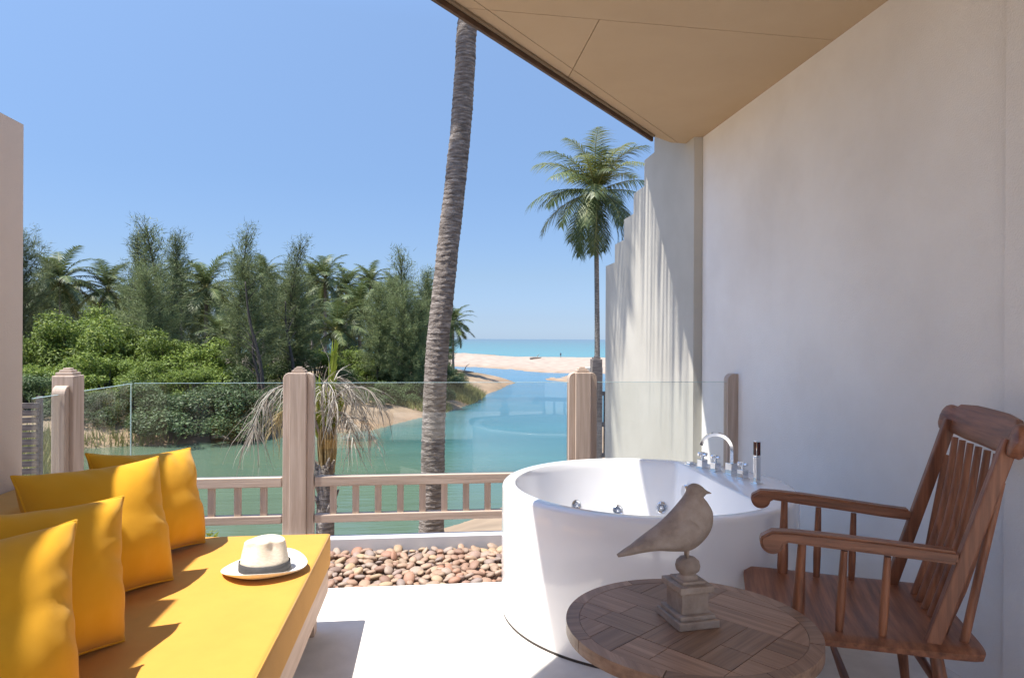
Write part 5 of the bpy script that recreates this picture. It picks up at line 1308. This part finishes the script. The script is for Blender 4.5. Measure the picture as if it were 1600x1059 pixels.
for i, (pp_, nl, lf_) in enumerate(specs):
    dd = (-.25, .15, .2, -.15, -.3, -.2, .3, .05)[i]
    obj('dry_frond', dry_frond([P(x, y, FY + dd * k / 3) for k, (x, y) in enumerate(pp_)], int(nl * 0.9), lf_ * 1.1, 50 + i, wid=.0055, hang=.75), M['deadleaf'] if i not in (1,) else foliage('straw_frond', (.36, .27, .12), (.58, .47, .26), rand=.1), yp)

# small green sprig by the bed corner
sp0 = at(318, 834, F=4.30); sg = thing('sprig', 'tiny green weed sprouting behind the daybed corner below the railing', 'plant', (sp0.x, sp0.y, -0.05)); bm = bmesh.new(); r = random.Random(2)
for k in range(7): add_tube(bm, [(0, 0, 0), (r.uniform(-.04, .04), r.uniform(-.03, .03), .06), (r.uniform(-.09, .09), r.uniform(-.05, .05), .17)], [.003, .0025, .0015], 5)
obj('stem', bm, M['spear'], sg)
bm = bmesh.new()
for k in range(46):
    c_ = Vector((r.uniform(-.09, .09), r.uniform(-.05, .05), r.uniform(.06, .19))); u = Vector((r.uniform(-1, 1), r.uniform(-1, 1), r.uniform(-.3, .8))).normalized() * .022; v_ = u.cross(Vector((r.uniform(-1, 1), r.uniform(-1, 1), 1))).normalized() * .010
    bm.faces.new([bm.verts.new(c_ - u), bm.verts.new(c_ - v_), bm.verts.new(c_ + u), bm.verts.new(c_ + v_)])
obj('leaves', bm, M['spear'], sg)

# ------------------------------------------------------------------ neighbour's balustrade beyond the right post, slatted fence at the left
nb = at(931, 700, F=11.5); nbz = 0.02
nr_ = thing('far_railing', 'weathered grey balustrade of the next terrace between the right post and stepped wall', 'railing', (nb.x, nb.y, nbz))
bm = bmesh.new(); add_box(bm, (0, 0, -0.62 + .5), (0.17, 0.17, 2.24), .01); o = obj('post', bm, M['oldwood'], nr_)
bm = bmesh.new(); add_box(bm, (0, 0, 1.015), (0.12, 0.12, 0.03), .006); add_box(bm, (0, 0, 1.04), (0.07, 0.07, 0.02), .005); obj('cap', bm, M['oldwood'], o)
for z in (0.42, -0.10, -0.62): bm = bmesh.new(); add_box(bm, (0.60, 0, z), (1.02, 0.06, 0.07), .005); obj('rail', bm, M['oldwood'], nr_)
bm = bmesh.new(); add_box(bm, (0, 0, 0), (0.035, 0.03, 0.45)); o = obj('baluster', bm, M['oldwood'], nr_); mb = o.data; o.location = (0.15, 0, 0.16)
for z in (0.16, -0.36):
    for k in range(8):
        if z == 0.16 and k == 0: continue
        o = link('baluster', mb, nr_, (0.15 + k * .125, 0, z))
pb = at(916, 572, F=14); bm = bmesh.new(); add_box(bm, (pb.x + .1, pb.y, (-2.6 + .80) / 2 - .02), (0.42, 0.30, 3.4), .01)
tag(obj('pier', bm, M['stucco_far']), 'small cream masonry pier behind the right railing post', 'pier')

fl = at(44, 640, F=9.2); fz = gz(fl.x, fl.y)
fn = thing('slatted_fence', 'grey horizontal slat fence at the left edge behind the side glass', 'fence', (fl.x, fl.y, 0), math.radians(14))
bm = bmesh.new(); add_box(bm, (0, 0, 0), (1.5, 0.02, 0.075), .003); base_me = None
zt = at(44, 628, F=9.2).z
for k in range(22):
    z = zt - .05 - k * .098
    if z < fz: break
    if base_me is None: o = obj('slat', bm, M['oldwood'], fn); base_me = o.data
    else: o = link('slat', base_me, fn)
    o.location = (-.62, 0, z)
for x in (-1.35, -.62, .12): bm = bmesh.new(); add_box(bm, (x, .045, (zt + fz) / 2 + .02), (0.07, 0.07, zt - fz + .1), .004); obj('fence_post', bm, M['oldwood'], fn)
lg = at(62, 764, F=8.0); bm = bmesh.new(); add_box(bm, (lg.x - 1.2, lg.y, lg.z - .02), (3.1, .12, .07), .01)
for dx in (-2.4, 0.2): add_box(bm, (lg.x + dx, lg.y, lg.z - 1.1), (.08, .08, 2.1), .01)
tag(obj('handrail', bm, M['rail_x']), 'pale wooden handrail below the terrace at the left, seen through side glass', 'handrail')

# ------------------------------------------------------------------ tiny bather on the beach
pf = at(876, 560, F=138); zf = gz(pf.x, pf.y)
me = bpy.data.meshes.new('body'); J = [(0, 0, .92), (0, 0, 1.15), (0, 0, 1.42), (0, 0, 1.52), (0, 0, 1.68), (.10, 0, .88), (.12, .02, .48), (.12, 0, .05), (-.10, 0, .88), (-.12, .10, .48), (-.14, -.02, .05), (.19, 0, 1.40), (.24, 0, 1.12), (.25, .08, .88), (-.19, 0, 1.40), (-.24, 0, 1.12), (-.25, .08, .88), (.12, .10, .03), (-.14, .09, .03)]
E = [(0, 1), (1, 2), (2, 3), (3, 4), (0, 5), (5, 6), (6, 7), (0, 8), (8, 9), (9, 10), (2, 11), (11, 12), (12, 13), (2, 14), (14, 15), (15, 16), (7, 17), (10, 18)]
Rd = [.13, .13, .14, .06, .10, .09, .06, .04, .09, .06, .04, .055, .04, .03, .055, .04, .03, .035, .035]
me.from_pydata(J, E, []); me.materials.append(M['cloth']); po = link('person', me)
sk = po.modifiers.new('skin', 'SKIN'); 
if not me.skin_vertices: 
    bm = bmesh.new(); bm.from_mesh(me); bm.verts.layers.skin.verify(); bm.to_mesh(me); bm.free()
for v, r_ in zip(me.skin_vertices[0].data, Rd): v.radius = (r_, r_)
me.skin_vertices[0].data[0].use_root = True
po.modifiers.new('sub', 'SUBSURF').levels = 1; po.location = (pf.x, pf.y, zf); po.scale = (.6, .6, .6)
tag(po, 'person in dark clothes standing far off on the pale beach near the sea', 'person')
print('objects', len(bpy.data.objects))
